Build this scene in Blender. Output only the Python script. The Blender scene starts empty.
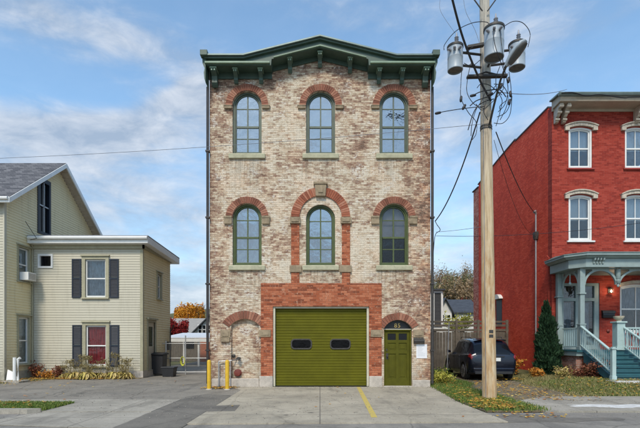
import bpy, bmesh, math, random
from mathutils import Vector, Matrix
from mathutils.geometry import tessellate_polygon
R = math.radians
S = bpy.context.scene
COL = S.collection
random.seed(7)

# ------------------------------------------------------------------ camera
EYE = 1.533; FPX = 450.0; CX = 320.0; HY = 341.0
cam_d = bpy.data.cameras.new('camera'); cam = bpy.data.objects.new('camera', cam_d); COL.objects.link(cam)
cam.location = (0, 0, EYE); cam.rotation_euler = (R(90), 0, 0)
cam_d.sensor_width = 36; cam_d.lens = 36 * FPX / 640
cam_d.shift_y = (HY - 214) / 640.0
cam_d.clip_start = 0.1; cam_d.clip_end = 3000
S.camera = cam

def at(px, py, D):
    return Vector(((px - CX) * D / FPX, D, EYE + (HY - py) * D / FPX))

# ------------------------------------------------------------------ world and sun
SUN_EL, SUN_AZ = 47, 192        # azimuth measured from +Y clockwise: behind the camera, a little left
w = bpy.data.worlds.new('World'); S.world = w; w.use_nodes = True
nt = w.node_tree; nt.nodes.clear()
def WN(t, **k):
    n = nt.nodes.new(t)
    for a, b in k.items():
        setattr(n, a, b)
    return n
def WL(a, b): nt.links.new(a, b)
def wm(op, a, b=None, c=None, clamp=False):
    n = nt.nodes.new('ShaderNodeMath'); n.operation = op; n.use_clamp = clamp
    for i, v in enumerate((a, b, c)):
        if v is None: continue
        if isinstance(v, (int, float)): n.inputs[i].default_value = v
        else: nt.links.new(v, n.inputs[i])
    return n.outputs[0]
out = WN('ShaderNodeOutputWorld'); bg = WN('ShaderNodeBackground')
sky = WN('ShaderNodeTexSky'); sky.sky_type = 'NISHITA'; sky.sun_disc = False
sky.sun_elevation = R(SUN_EL); sky.sun_rotation = R(SUN_AZ); sky.air_density = 1.0; sky.dust_density = 0.6; sky.ozone_density = 1.6
tc = WN('ShaderNodeTexCoord'); sp = WN('ShaderNodeSeparateXYZ'); WL(tc.outputs['Generated'], sp.inputs[0])
X, Y, Z = sp.outputs
az = wm('ARCTAN2', X, Y)
el = wm('ARCSINE', wm('MAXIMUM', wm('MINIMUM', Z, 1.0), -1.0))
def wnoise(sx, sy, rot, scale, det, rough, off=0):
    cb = WN('ShaderNodeCombineXYZ')
    c, s = math.cos(rot), math.sin(rot)
    u = wm('ADD', wm('MULTIPLY', az, c * sx), wm('MULTIPLY', el, s * sx))
    v = wm('ADD', wm('MULTIPLY', az, -s * sy), wm('MULTIPLY', el, c * sy))
    WL(u, cb.inputs[0]); WL(v, cb.inputs[1]); cb.inputs[2].default_value = off
    n = WN('ShaderNodeTexNoise'); n.inputs['Scale'].default_value = scale; n.inputs['Detail'].default_value = det
    n.inputs['Roughness'].default_value = rough; n.inputs['Distortion'].default_value = 0.35
    WL(cb.outputs[0], n.inputs['Vector']); return n.outputs['Fac']
def blob(px, py, sx, sy, rot, wgt):
    u = (px - CX) / FPX; v = (HY - py) / FPX
    a0 = math.atan(u); e0 = math.asin(v / math.sqrt(1 + u * u + v * v))
    sx /= FPX; sy /= FPX
    c, s = math.cos(rot), math.sin(rot)
    da = wm('SUBTRACT', az, a0); de = wm('SUBTRACT', el, e0)
    p = wm('DIVIDE', wm('ADD', wm('MULTIPLY', da, c), wm('MULTIPLY', de, s)), sx)
    q = wm('DIVIDE', wm('ADD', wm('MULTIPLY', da, -s), wm('MULTIPLY', de, c)), sy)
    r2 = wm('ADD', wm('MULTIPLY', p, p), wm('MULTIPLY', q, q))
    return wm('MULTIPLY', wm('EXPONENT', wm('MULTIPLY', r2, -1.0)), wgt)
n1 = wnoise(1.0, 3.4, -0.12, 3.0, 7, 0.62)
n2 = wnoise(1.0, 2.2, 0.1, 9.0, 6, 0.6, 4.0)
dens = wm('ADD', wm('ADD', wm('MULTIPLY', n1, .85), .08), wm('MULTIPLY', n2, 0.40))
for b in [(40, 15, 190, 30, -0.16, .26), (150, 55, 120, 14, -0.12, .16), (70, 86, 120, 22, -0.05, -.38), (170, 74, 50, 12, 0, -.2), (150, 122, 105, 20, 0.26, .50), (60, 138, 90, 16, 0.1, .2), (500, 60, 50, 30, 0, .12), (230, 20, 90, 16, -.1, -.3),
          (192, 92, 18, 12, 0.1, .50), (165, 104, 50, 9, 0.35, .25), (30, 170, 120, 30, 0, .12), (570, 22, 90, 16, 0.05, .22), (590, 62, 90, 20, 0, -.22),
          (450, 110, 40, 34, 0, .30), (520, 140, 40, 16, .4, .25), (330, 14, 80, 12, 0, .1), (240, 25, 60, 10, 0, -.18), (110, 215, 140, 40, 0, .1)]:
    dens = wm('ADD', dens, blob(*b))
low = wm('MULTIPLY', wm('EXPONENT', wm('MULTIPLY', wm('MAXIMUM', el, 0.0), -3.4)), 0.75)
dens = wm('ADD', dens, low)
mr = WN('ShaderNodeMapRange'); mr.interpolation_type = 'SMOOTHSTEP'; WL(dens, mr.inputs['Value'])
mr.inputs['From Min'].default_value = 0.70; mr.inputs['From Max'].default_value = 1.32
mr.inputs['To Min'].default_value = 0.06; mr.inputs['To Max'].default_value = 0.92
cl = WN('ShaderNodeMix', data_type='RGBA')          # clear blue to cloud
hs = WN('ShaderNodeMix', data_type='RGBA', blend_type='MULTIPLY'); hs.inputs[0].default_value = 1
WL(sky.outputs[0], hs.inputs[6]); hs.inputs[7].default_value = (1.42, 1.62, 1.56, 1)
WL(mr.outputs[0], cl.inputs[0]); WL(hs.outputs[2], cl.inputs[6])
crp = WN('ShaderNodeValToRGB'); WL(n2, crp.inputs[0])
crp.color_ramp.elements[0].position = .38; crp.color_ramp.elements[0].color = (2.35, 2.95, 3.85, 1)
crp.color_ramp.elements[1].position = .68; crp.color_ramp.elements[1].color = (4.4, 4.75, 5.3, 1)
WL(crp.outputs[0], cl.inputs[7])
WL(cl.outputs[2], bg.inputs[0]); bg.inputs[1].default_value = 0.15
WL(bg.outputs[0], out.inputs[0])

sd = bpy.data.lights.new('sun', 'SUN'); sun = bpy.data.objects.new('sun', sd); COL.objects.link(sun)
sd.energy = 2.5; sd.angle = R(10); sd.color = (1.0, 0.90, 0.76)
dv = Vector((math.sin(R(SUN_AZ)) * math.cos(R(SUN_EL)), math.cos(R(SUN_AZ)) * math.cos(R(SUN_EL)), math.sin(R(SUN_EL))))
sun.rotation_euler = dv.to_track_quat('Z', 'Y').to_euler(); sun.location = dv * 50
S.view_settings.view_transform = 'Standard'; S.view_settings.look = 'None'
S.view_settings.gamma = 1; S.view_settings.use_curve_mapping = False
S.view_settings.exposure = 0.14
S.render.engine = 'CYCLES'

# ------------------------------------------------------------------ materials
class NT:
    def __init__(s, name):
        s.m = bpy.data.materials.new(name); s.m.use_nodes = True; s.t = s.m.node_tree; s.t.nodes.clear()
        s.o = s.t.nodes.new('ShaderNodeOutputMaterial')
        s._c = None
    def n(s, typ, ins=None, **k):
        n = s.t.nodes.new(typ)
        for a, b in k.items(): setattr(n, a, b)
        for a, b in (ins or {}).items(): s.set(n.inputs[a], b)
        return n
    def set(s, sock, v):
        if isinstance(v, bpy.types.NodeSocket): s.t.links.new(v, sock)
        else:
            if isinstance(v, tuple) and len(v) == 3 and sock.type == 'RGBA': v = (*v, 1)
            sock.default_value = v
    def math(s, op, a, b=0.0, c=None, clamp=False):
        n = s.n('ShaderNodeMath', operation=op, use_clamp=clamp); s.set(n.inputs[0], a); s.set(n.inputs[1], b)
        if c is not None: s.set(n.inputs[2], c)
        return n.outputs[0]
    def obj(s):
        if not s._c: s._c = s.n('ShaderNodeTexCoord')
        return s._c.outputs['Object']
    def xyz(s):
        return s.n('ShaderNodeSeparateXYZ', {0: s.obj()}).outputs
    def vec(s, x, y, z=0.0):
        return s.n('ShaderNodeCombineXYZ', {0: x, 1: y, 2: z}).outputs[0]
    def noise(s, scale, det=4, rough=.55, v=None, dist=0):
        return s.n('ShaderNodeTexNoise', {'Vector': v or s.obj(), 'Scale': scale, 'Detail': det, 'Roughness': rough, 'Distortion': dist}).outputs['Fac']
    def ramp(s, fac, stops, interp='LINEAR'):
        r = s.n('ShaderNodeValToRGB', {0: fac}); cr = r.color_ramp; cr.interpolation = interp
        while len(cr.elements) < len(stops): cr.elements.new(0.5)
        for e, (p, c) in zip(cr.elements, stops):
            e.position = p; e.color = (c, c, c, 1) if isinstance(c, (int, float)) else (*c, 1)
        return r.outputs[0]
    def mix(s, f, a, b, blend='MIX'):
        n = s.n('ShaderNodeMix', data_type='RGBA', blend_type=blend)
        s.set(n.inputs[0], f); s.set(n.inputs[6], a); s.set(n.inputs[7], b); return n.outputs[2]
    def bump(s, h, strength=.5, dist=.01, nrm=None):
        i = {'Height': h, 'Strength': strength, 'Distance': dist}
        if nrm: i['Normal'] = nrm
        return s.n('ShaderNodeBump', i).outputs[0]
    def bsdf(s, col, rough=.8, metal=0.0, nrm=None, spec=.5, **ex):
        i = {'Base Color': col, 'Roughness': rough, 'Metallic': metal, 'Specular IOR Level': spec}
        if nrm: i['Normal'] = nrm
        i.update({k.replace('_', ' '): v for k, v in ex.items()})
        b = s.n('ShaderNodeBsdfPrincipled', i); s.t.links.new(b.outputs[0], s.o.inputs[0]); return s.m

def basic(name, col, rough=.6, var=.16, scale=3.0, bump=.15, bscale=60, metal=0.0, spec=.5, dirt=0.0, dirtcol=(.1, .085, .06)):
    t = NT(name)
    f = t.noise(scale, 6, .65)
    lo = tuple(c * (1 - var) for c in col); hi = tuple(min(1, c * (1 + var)) for c in col)
    c = t.ramp(f, [(.3, lo), (.7, hi)])
    if dirt:
        d = t.ramp(t.noise(scale * 2.3, 8, .75), [(.52, 0.0), (.72, dirt)])
        c = t.mix(d, c, dirtcol)
    b = t.bump(t.noise(bscale, 3, .6), bump, .004) if bump else None
    return t.bsdf(c, rough, metal, b, spec)

def brick_val(t, bw, bh, mortar=.008, smooth=.1, off=0.0):
    x, y, z = t.xyz()
    v = t.vec(t.math('ADD', t.math('ADD', x, y), off), z)
    b = t.n('ShaderNodeTexBrick', {'Vector': v, 'Color1': (0, 0, 0), 'Color2': (1, 1, 1), 'Mortar': (.5, .5, .5), 'Scale': 1.0,
            'Mortar Size': mortar, 'Mortar Smooth': smooth, 'Bias': 0.0, 'Brick Width': bw, 'Row Height': bh})
    return b.outputs['Color'], b.outputs['Fac'], v

def mk_facade():
    t = NT('worn_painted_brick')
    val, fac, v = brick_val(t, .195, .062, .005)
    big = t.noise(.55, 4, .6); mid = t.noise(2.6, 6, .7); 
    x, y, z = t.xyz()
    fine = t.noise(1.0, 3, .7, t.vec(t.math('MULTIPLY', t.math('ADD', x, y), 9.0), t.math('MULTIPLY', z, 20.0)))
    edge = t.ramp(t.math('ABSOLUTE', x), [(.0, 0.0), (.83, 0.0), (1.0, 1.0)])    # placeholder, flat
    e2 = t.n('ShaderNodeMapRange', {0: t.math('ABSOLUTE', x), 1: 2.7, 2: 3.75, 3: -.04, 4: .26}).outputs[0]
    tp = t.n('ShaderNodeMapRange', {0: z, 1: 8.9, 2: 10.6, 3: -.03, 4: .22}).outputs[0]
    s = t.math('ADD', t.math('MULTIPLY', val, .46), t.math('MULTIPLY', fine, 1.0))
    s = t.math('ADD', s, t.math('MULTIPLY', t.math('SUBTRACT', mid, .5), 1.15))
    s = t.math('ADD', s, t.math('MULTIPLY', t.math('SUBTRACT', big, .5), 1.7))
    blot = t.ramp(t.noise(1, 5, .7, t.vec(t.math('MULTIPLY', t.math('ADD', x, y), 7.5), t.math('MULTIPLY', z, 11.0), 3.0), .6), [(.36, 0.0), (.64, 1.0)])
    s = t.math('ADD', s, t.math('MULTIPLY', t.math('SUBTRACT', blot, .55), .30))
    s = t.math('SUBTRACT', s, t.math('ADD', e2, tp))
    # s: about .3 (bare brick) to 1 (thick old paint)
    c = t.ramp(s, [(.20, (.10, .055, .038)), (.36, (.23, .12, .078)), (.48, (.33, .205, .145)), (.56, (.40, .285, .205)),
                   (.66, (.50, .385, .26)), (.78, (.64, .535, .39)), (1.0, (.76, .68, .54))])
    mort = t.ramp(t.noise(9, 4, .7), [(.35, (.16, .12, .09)), (.65, (.46, .38, .30))])
    warm = t.ramp(t.noise(1.7, 5, .7, t.vec(x, z, 9.0)), [(.46, 0.0), (.66, .35)])
    c = t.mix(warm, c, t.mix(1.0, c, (1.22, .90, .72), 'MULTIPLY'))
    chalk = t.math('MULTIPLY', t.ramp(t.noise(1.9, 7, .8, t.vec(x, z, 21.0), .4), [(.55, 0.0), (.60, .85)]), t.ramp(fine, [(.40, 0.0), (.52, 1.0)]))
    c = t.mix(chalk, c, (.80, .75, .66))
    rust = t.math('MULTIPLY', t.n('ShaderNodeMapRange', {0: x, 1: 2.6, 2: 3.7, 3: 0.0, 4: .8}).outputs[0], t.ramp(t.noise(3.1, 5, .7), [(.45, 0.0), (.6, 1.0)]))
    c = t.mix(rust, c, t.mix(1.0, c, (1.15, .72, .5), 'MULTIPLY'))
    c = t.mix(t.math('MULTIPLY', fac, .5), c, mort)
    pt = t.ramp(t.noise(34, 4, .75), [(.44, 0.0), (.56, 1.0)])
    c = t.mix(t.math('MULTIPLY', pt, .42), c, t.ramp(t.noise(55, 3, .7), [(.4, (.17, .085, .055)), (.6, (.52, .42, .31))]))
    st = t.ramp(t.noise(1.3, 6, .7, t.vec(t.math('MULTIPLY', x, 3.0), t.math('MULTIPLY', z, .5))), [(.56, 0.0), (.8, .35)])
    c = t.mix(st, c, (.13, .10, .075))
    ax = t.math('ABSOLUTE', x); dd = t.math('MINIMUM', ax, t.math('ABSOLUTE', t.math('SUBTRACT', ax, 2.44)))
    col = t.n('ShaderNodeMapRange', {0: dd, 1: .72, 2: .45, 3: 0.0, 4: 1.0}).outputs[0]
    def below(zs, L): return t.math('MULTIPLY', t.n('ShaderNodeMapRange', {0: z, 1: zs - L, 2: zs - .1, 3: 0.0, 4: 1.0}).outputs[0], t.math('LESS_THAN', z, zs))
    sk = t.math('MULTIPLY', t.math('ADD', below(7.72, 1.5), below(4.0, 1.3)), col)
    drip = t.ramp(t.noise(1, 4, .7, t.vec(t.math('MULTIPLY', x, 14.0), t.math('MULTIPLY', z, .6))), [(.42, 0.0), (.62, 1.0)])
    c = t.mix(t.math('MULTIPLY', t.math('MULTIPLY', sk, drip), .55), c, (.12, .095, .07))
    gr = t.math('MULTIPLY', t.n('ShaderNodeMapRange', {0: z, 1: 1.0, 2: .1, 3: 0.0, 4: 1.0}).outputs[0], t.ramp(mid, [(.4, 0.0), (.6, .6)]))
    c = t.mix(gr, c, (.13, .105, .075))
    h = t.math('ADD', t.math('MULTIPLY', fac, -1.0), t.math('MULTIPLY', s, .8))
    nb = t.bump(h, 1.0, .016)
    return t.bsdf(c, .88, 0, nb, .3)
M = {}
M['facade'] = mk_facade()

def mk_brick(name, cols, mort, bw=.205, bh=.068, off=.07, wear=0.0, wearcol=(.6, .5, .4), ms=.006, specks=0):
    t = NT(name)
    val, fac, v = brick_val(t, bw, bh, ms, .1, off)
    s = t.math('ADD', t.math('MULTIPLY', val, .6), t.math('MULTIPLY', t.noise(4, 6, .7), .5))
    c = t.ramp(s, [(.25, cols[0]), (.5, cols[1]), (.85, cols[2])])
    c = t.mix(t.math('MULTIPLY', fac, .85), c, mort)
    if wear:
        d = t.ramp(t.noise(11, 7, .8), [(.56, 0.0), (.66, wear)])
        c = t.mix(d, c, wearcol)
        d = t.ramp(t.noise(2.1, 7, .75), [(.55, 0.0), (.75, wear * .6)])
        c = t.mix(d, c, (.14, .07, .05))
    h = t.math('ADD', t.math('MULTIPLY', fac, -1.0), t.math('MULTIPLY', t.noise(40, 4, .7), .4))
    return t.bsdf(c, .85, 0, t.bump(h, .7, .010), .3)
M['red_paint_brick'] = mk_brick('orange_red_painted_brick', [(.18, .046, .020), (.36, .095, .040), (.48, .17, .085)], (.24, .10, .06), wear=.95, wearcol=(.52, .33, .22))
M['row_front'] = mk_brick('deep_red_brick', [(.22, .020, .012), (.31, .033, .019), (.39, .055, .034)], (.30, .07, .05), wear=.28, wearcol=(.58, .30, .24), off=.1)
def mk_side():  # bright orange-red paint, lifted further to make up for weak light on this side
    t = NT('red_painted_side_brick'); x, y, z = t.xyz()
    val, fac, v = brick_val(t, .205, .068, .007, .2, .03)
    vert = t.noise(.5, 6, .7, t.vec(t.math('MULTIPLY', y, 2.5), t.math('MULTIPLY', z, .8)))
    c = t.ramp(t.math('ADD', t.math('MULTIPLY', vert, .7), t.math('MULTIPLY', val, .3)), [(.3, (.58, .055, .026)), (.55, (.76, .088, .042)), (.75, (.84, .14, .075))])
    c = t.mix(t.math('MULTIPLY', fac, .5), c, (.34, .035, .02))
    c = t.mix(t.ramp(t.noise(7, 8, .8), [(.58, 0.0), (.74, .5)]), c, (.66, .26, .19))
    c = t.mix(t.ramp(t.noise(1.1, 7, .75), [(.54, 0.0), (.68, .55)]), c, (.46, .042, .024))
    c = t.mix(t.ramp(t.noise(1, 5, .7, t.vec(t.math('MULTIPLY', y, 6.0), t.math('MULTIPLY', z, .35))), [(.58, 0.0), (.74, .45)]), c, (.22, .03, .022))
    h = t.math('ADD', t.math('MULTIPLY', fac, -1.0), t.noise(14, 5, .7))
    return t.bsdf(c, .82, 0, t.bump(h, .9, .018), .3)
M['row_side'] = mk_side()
M['row_peel'] = mk_brick('peeling_red_render', [(.30, .05, .03), (.42, .10, .065), (.55, .26, .2)], (.5, .3, .25), wear=.8, wearcol=(.65, .5, .45))
M['foundation_brick'] = mk_brick('foundation_brick', [(.20, .07, .045), (.30, .12, .08), (.40, .20, .15)], (.42, .38, .33), wear=.5)

def mk_voussoir(name, a, b, c3, w=.4):
    t = NT(name)
    r = t.n('ShaderNodeNewGeometry').outputs['Random Per Island']
    s = t.math('ADD', t.math('MULTIPLY', r, .6), t.math('MULTIPLY', t.noise(9, 6, .7), .5))
    c = t.ramp(s, [(.2, a), (.55, b), (.9, c3)])
    c = t.mix(t.ramp(t.noise(14, 6, .8), [(.58, 0.0), (.68, w)]), c, (.6, .48, .38))
    return t.bsdf(c, .85, 0, t.bump(t.noise(50, 4, .7), .6, .006), .3)
M['arch'] = mk_voussoir('arch_brick', (.15, .06, .038), (.27, .105, .066), (.38, .185, .12), .4)
M['arch_red'] = mk_voussoir('red_arch_brick', (.20, .06, .034), (.33, .105, .056), (.42, .19, .12), .5)
M['stone'] = basic('weathered_sandstone', (.29, .225, .145), .9, .3, 6, .6, 30, dirt=.6)
M['sill'] = basic('mossy_sill_stone', (.43, .41, .28), .9, .18, 5, .5, 40, dirt=.35)
M['base'] = basic('limestone_base', (.47, .42, .36), .9, .22, 5, .6, 25, dirt=.6)
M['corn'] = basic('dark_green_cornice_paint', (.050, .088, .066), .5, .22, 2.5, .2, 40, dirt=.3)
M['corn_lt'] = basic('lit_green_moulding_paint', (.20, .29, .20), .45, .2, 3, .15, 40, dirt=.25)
M['corn_rim'] = basic('grey_green_metal_edge', (.15, .20, .185), .4, .2, 3, .1, 40, metal=.3)
M['frame'] = basic('sage_green_window_paint', (.070, .095, .026), .45, .2, 4, .2, 50, dirt=.3)
M['frame_up'] = basic('grey_green_window_paint', (.085, .11, .075), .45, .2, 4, .2, 50, dirt=.3)
M['olive'] = basic('olive_green_door_paint', (.112, .106, .005), .6, .16, 1.5, .08, 70, spec=.2, dirt=.3, dirtcol=(.085, .075, .012))
M['olive_d'] = basic('olive_green_door_paint_worn', (.080, .078, .005), .6, .16, 4, .12, 70, spec=.2, dirt=.25, dirtcol=(.06, .05, .01))
M['jamb'] = basic('cream_jamb_paint', (.55, .52, .40), .5, .12, 5, .15, 60, dirt=.3)
M['black'] = basic('black_paint', (.018, .018, .02), .4, .2, 5, .1)
M['pipe'] = basic('brown_black_downpipe', (.035, .028, .026), .45, .3, 4, .2, 40, dirt=.3)
M['white'] = basic('white_paint', (.74, .74, .71), .45, .07, 3, .12, 50, dirt=.12, dirtcol=(.35, .33, .28))
def mk_siding(name, col, grime):
    t = NT(name); x, y, z = t.xyz(); u = t.math('ADD', x, y)
    board = t.n('ShaderNodeTexBrick', {'Vector': t.vec(u, z), 'Color1': (0, 0, 0), 'Color2': (1, 1, 1), 'Mortar': (.5, .5, .5), 'Scale': 1.0, 'Mortar Size': .0025, 'Mortar Smooth': 0.0, 'Brick Width': 3.1, 'Row Height': .105})
    c = t.mix(t.math('MULTIPLY', board.outputs['Color'], .10), col, tuple(v * .8 for v in col))
    c = t.mix(t.ramp(t.noise(.9, 6, .65), [(.35, 0.0), (.7, .16)]), c, tuple(v * .75 for v in col))
    st = t.ramp(t.noise(1, 5, .7, t.vec(t.math('MULTIPLY', u, 5.0), t.math('MULTIPLY', z, .5))), [(.52, 0.0), (.72, .30)])
    c = t.mix(st, c, grime)
    low = t.math('MULTIPLY', t.n('ShaderNodeMapRange', {0: z, 1: 1.3, 2: .3, 3: 0.0, 4: 1.0}).outputs[0], t.ramp(t.noise(3, 7, .75), [(.36, 0.0), (.62, .55)]))
    c = t.mix(low, c, tuple(v * .7 for v in grime))
    return t.bsdf(c, .62, 0, t.bump(t.noise(1, 4, .6, t.vec(t.math('MULTIPLY', u, 1.2), t.math('MULTIPLY', z, 9.0))), .35, .012), .35)
M['siding'] = mk_siding('cream_grey_siding', (.53, .495, .39), (.28, .25, .17))
M['siding_lit'] = mk_siding('lit_cream_siding', (.80, .70, .44), (.36, .31, .18))  # cream siding again, brightened and yellowed to put side light into the colour
M['casing'] = basic('tan_casing_paint', (.36, .335, .225), .6, .12, 5, .15, 60, dirt=.25)
M['shutter'] = basic('navy_shutter_paint', (.012, .018, .032), .5, .2, 5, .1)
M['shingle'] = (lambda t: (lambda bv: t.bsdf(t.mix(t.math('MULTIPLY', bv[1], .6), t.ramp(t.math('ADD', t.math('MULTIPLY', bv[0], .5), t.math('MULTIPLY', t.noise(5, 6, .8), .5)), [(.2, (.07, .07, .078)), (.8, (.19, .185, .19))]), (.03, .03, .03)),
    .9, 0, t.bump(t.math('MULTIPLY', bv[1], -1.0), .8, .02), .3))(brick_val(t, .3, .11, .006)))(NT('grey_asphalt_shingles'))
M['slate'] = basic('dark_slate_roof', (.05, .055, .065), .7, .3, 3, .4, 12)
M['flatroof'] = basic('flat_roof_felt', (.30, .30, .32), .8, .15, 2, .2)
M['teal'] = basic('teal_porch_paint', (.022, .095, .115), .5, .18, 3, .15, 50, dirt=.15, dirtcol=(.02, .04, .05))
M['teal_lt'] = basic('teal_riser_paint', (.035, .13, .15), .5, .15, 3, .15, 50, dirt=.15, dirtcol=(.02, .06, .07))
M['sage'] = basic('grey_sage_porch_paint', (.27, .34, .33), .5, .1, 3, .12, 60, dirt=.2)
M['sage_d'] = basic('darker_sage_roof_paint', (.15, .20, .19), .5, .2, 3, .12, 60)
M['bal'] = basic('pale_blue_green_rail_paint', (.40, .52, .50), .5, .1, 3, .12, 60, dirt=.2)
M['cream_trim'] = basic('cream_brown_trim', (.50, .43, .34), .6, .22, 8, .35, 40, dirt=.55, dirtcol=(.2, .14, .1))
M['soffit'] = basic('tan_soffit_paint', (.44, .37, .28), .6, .12, 3, .2, 40, dirt=.3)
M['yellow'] = basic('yellow_bollard_paint', (.66, .40, .02), .5, .12, 6, .2, 50, dirt=.4, dirtcol=(.25, .15, .03))
M['steel'] = basic('galvanised_steel', (.42, .43, .44), .45, .15, 8, .15, 60, metal=.6)
M['iron'] = basic('dark_iron', (.06, .055, .05), .55, .3, 8, .3, 60, metal=.4)
M['rust'] = basic('rusty_red_iron', (.16, .03, .02), .6, .3, 8, .3, 60)
M['can'] = basic('pale_grey_transformer_enamel', (.33, .38, .42), .42, .12, 3, .06, 40, dirt=.25, dirtcol=(.25, .24, .22))
M['can_b'] = basic('dark_transformer_underside', (.12, .11, .10), .7, .3, 8, .2)  # bottom discs, darker than the tanks
M['porc'] = basic('grey_porcelain', (.25, .25, .27), .25, .1, 5, 0)
M['wire'] = basic('black_wire_sheath', (.014, .014, .017), .55, .2, 5, 0)
M['wire_g'] = basic('grey_aluminium_wire', (.20, .21, .23), .5, .2, 5, 0, metal=.3)
M['dirty_wood'] = basic('grey_brown_fence_board', (.125, .105, .08), .85, .35, 4, .5, 30, dirt=.5, dirtcol=(.04, .035, .03))
M['paper'] = basic('white_notice_paper', (.78, .78, .80), .5, .04, 10, 0)
M['gold'] = basic('gold_number_leaf', (.55, .40, .14), .35, .15, 20, .05, metal=.4)
M['curtain'] = basic('pale_grey_blind', (.42, .45, .46), .8, .12, 1.2, .1)
M['blind_mid'] = basic('grey_roller_blind', (.26, .28, .32), .8, .15, 1.5, .1)
M['red_curtain'] = (lambda t: t.bsdf(t.ramp(t.noise(1, 3, .5, t.vec(t.math('MULTIPLY', t.xyz()[0], 30.0), t.math('MULTIPLY', t.xyz()[2], 1.5))), [(.3, (.12, .006, .012)), (.7, (.48, .04, .05))]), .8))(NT('red_curtain_cloth'))
M['lace'] = (lambda t: t.bsdf(t.ramp(t.noise(1, 5, .6, t.vec(t.math('MULTIPLY', t.xyz()[0], 22.0), t.math('MULTIPLY', t.xyz()[2], 3.0))), [(.3, (.10, .11, .12)), (.7, (.42, .43, .44))]), .8))(NT('grey_lace_curtain'))
M['net'] = basic('white_net_curtain', (.66, .70, .70), .9, .08, 3, .1)
M['interior'] = basic('dark_room', (.03, .03, .032), .9, .3, 1, 0)
M['tyre'] = basic('rubber_tyre', (.02, .02, .02), .8, .2, 8, .2)
M['rim'] = basic('alloy_rim', (.35, .35, .36), .3, .1, 8, 0, metal=.8)
M['carpaint'] = (lambda t: t.bsdf(t.ramp(t.noise(1.5, 3), [(.3, (.004, .006, .014)), (.7, (.007, .011, .026))]), .25, .2, None, .5, Coat_Weight=.5))(NT('dark_blue_car_paint'))
M['carglass'] = (lambda t: t.bsdf((.006, .007, .009), .12, 0, None, .35))(NT('tinted_car_glass'))
M['dark_pane'] = (lambda t: t.bsdf((.005, .005, .006), .1, 0, t.bump(t.noise(5, 2), .3, .02), .15))(NT('dark_acrylic_pane'))
M['taillight'] = (lambda t: t.bsdf((.22, .008, .008), .15, 0, None, .8))(NT('red_lamp_lens'))
M['plastic'] = basic('black_plastic', (.022, .022, .024), .5, .15, 6, .15)
M['canvas'] = basic('white_canopy_sheet', (.62, .64, .66), .6, .1, 2, .1)
M['grn_pl'] = basic('green_yellow_plastic', (.5, .5, .05), .5, .1, 6, .1)
M['lens'] = basic('dark_lamp_lens', (.07, .065, .06), .4, .2, 8, .1)
M['terra'] = basic('pale_urn_stone', (.52, .46, .34), .85, .2, 6, .4)

def glass(name, refl=.14, tint=(.75, .80, .84)):
    t = NT(name)
    lw = t.n('ShaderNodeLayerWeight', {'Blend': .35})
    f = t.math('ADD', t.math('MULTIPLY', lw.outputs['Fresnel'], .6), refl, clamp=True)
    nb = t.bump(t.noise(2.6, 3, .55), .35, .03)
    tr = t.n('ShaderNodeBsdfTransparent', {'Color': tint}); gl = t.n('ShaderNodeBsdfGlossy', {'Color': (1, 1, 1), 'Roughness': .02, 'Normal': nb})
    mx = t.n('ShaderNodeMixShader', {0: f}); t.t.links.new(tr.outputs[0], mx.inputs[1]); t.t.links.new(gl.outputs[0], mx.inputs[2])
    t.t.links.new(mx.outputs[0], t.o.inputs[0]); return t.m
M['glass'] = glass('window_glass', .045)
M['glass_clear'] = glass('clear_window_glass', .0, (.9, .9, .9))
M['glass_sky'] = glass('old_reflective_glass', .20)

def emit(name, col, s):
    t = NT(name); e = t.n('ShaderNodeEmission', {'Color': col, 'Strength': s}); t.t.links.new(e.outputs[0], t.o.inputs[0]); return t.m
M['bulb'] = emit('lit_bulb', (1, .72, .42), 9)

def mk_pole():
    t = NT('weathered_pole_wood'); x, y, z = t.xyz()
    g = t.noise(1, 8, .7, t.vec(t.math('MULTIPLY', x, 16.0), t.math('MULTIPLY', y, 16.0), t.math('MULTIPLY', z, .9)))
    g2 = t.noise(2.2, 5, .65, t.vec(t.math('MULTIPLY', x, 3.0), t.math('MULTIPLY', y, 3.0), z))
    grey = t.ramp(g, [(.30, (.14, .125, .11)), (.46, (.42, .39, .33)), (.68, (.62, .57, .48))])
    tan = t.ramp(g, [(.30, (.20, .13, .07)), (.44, (.50, .37, .22)), (.66, (.66, .54, .36))])
    orange = t.ramp(g, [(.30, (.13, .06, .02)), (.5, (.44, .21, .06)), (.7, (.56, .34, .13))])
    hz = t.n('ShaderNodeMapRange', {0: z, 1: 5.2, 2: 8.2}).outputs[0]
    c = t.mix(hz, tan, grey)
    patch = t.math('MULTIPLY', t.ramp(g2, [(.45, 0.0), (.58, 1.0)]), t.n('ShaderNodeMapRange', {0: z, 1: 3.4, 2: 5.0, 3: .5, 4: .08}).outputs[0])
    c = t.mix(patch, c, orange)
    cr = t.ramp(t.noise(1, 3, .8, t.vec(t.math('MULTIPLY', x, 40.0), t.math('MULTIPLY', y, 40.0), t.math('MULTIPLY', z, .5))), [(.32, 1.0), (.38, 0.0)])
    c = t.mix(t.math('MULTIPLY', cr, .8), c, (.05, .035, .025))
    return t.bsdf(c, .85, 0, t.bump(g, .8, .02), .25)
M['pole'] = mk_pole()

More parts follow.
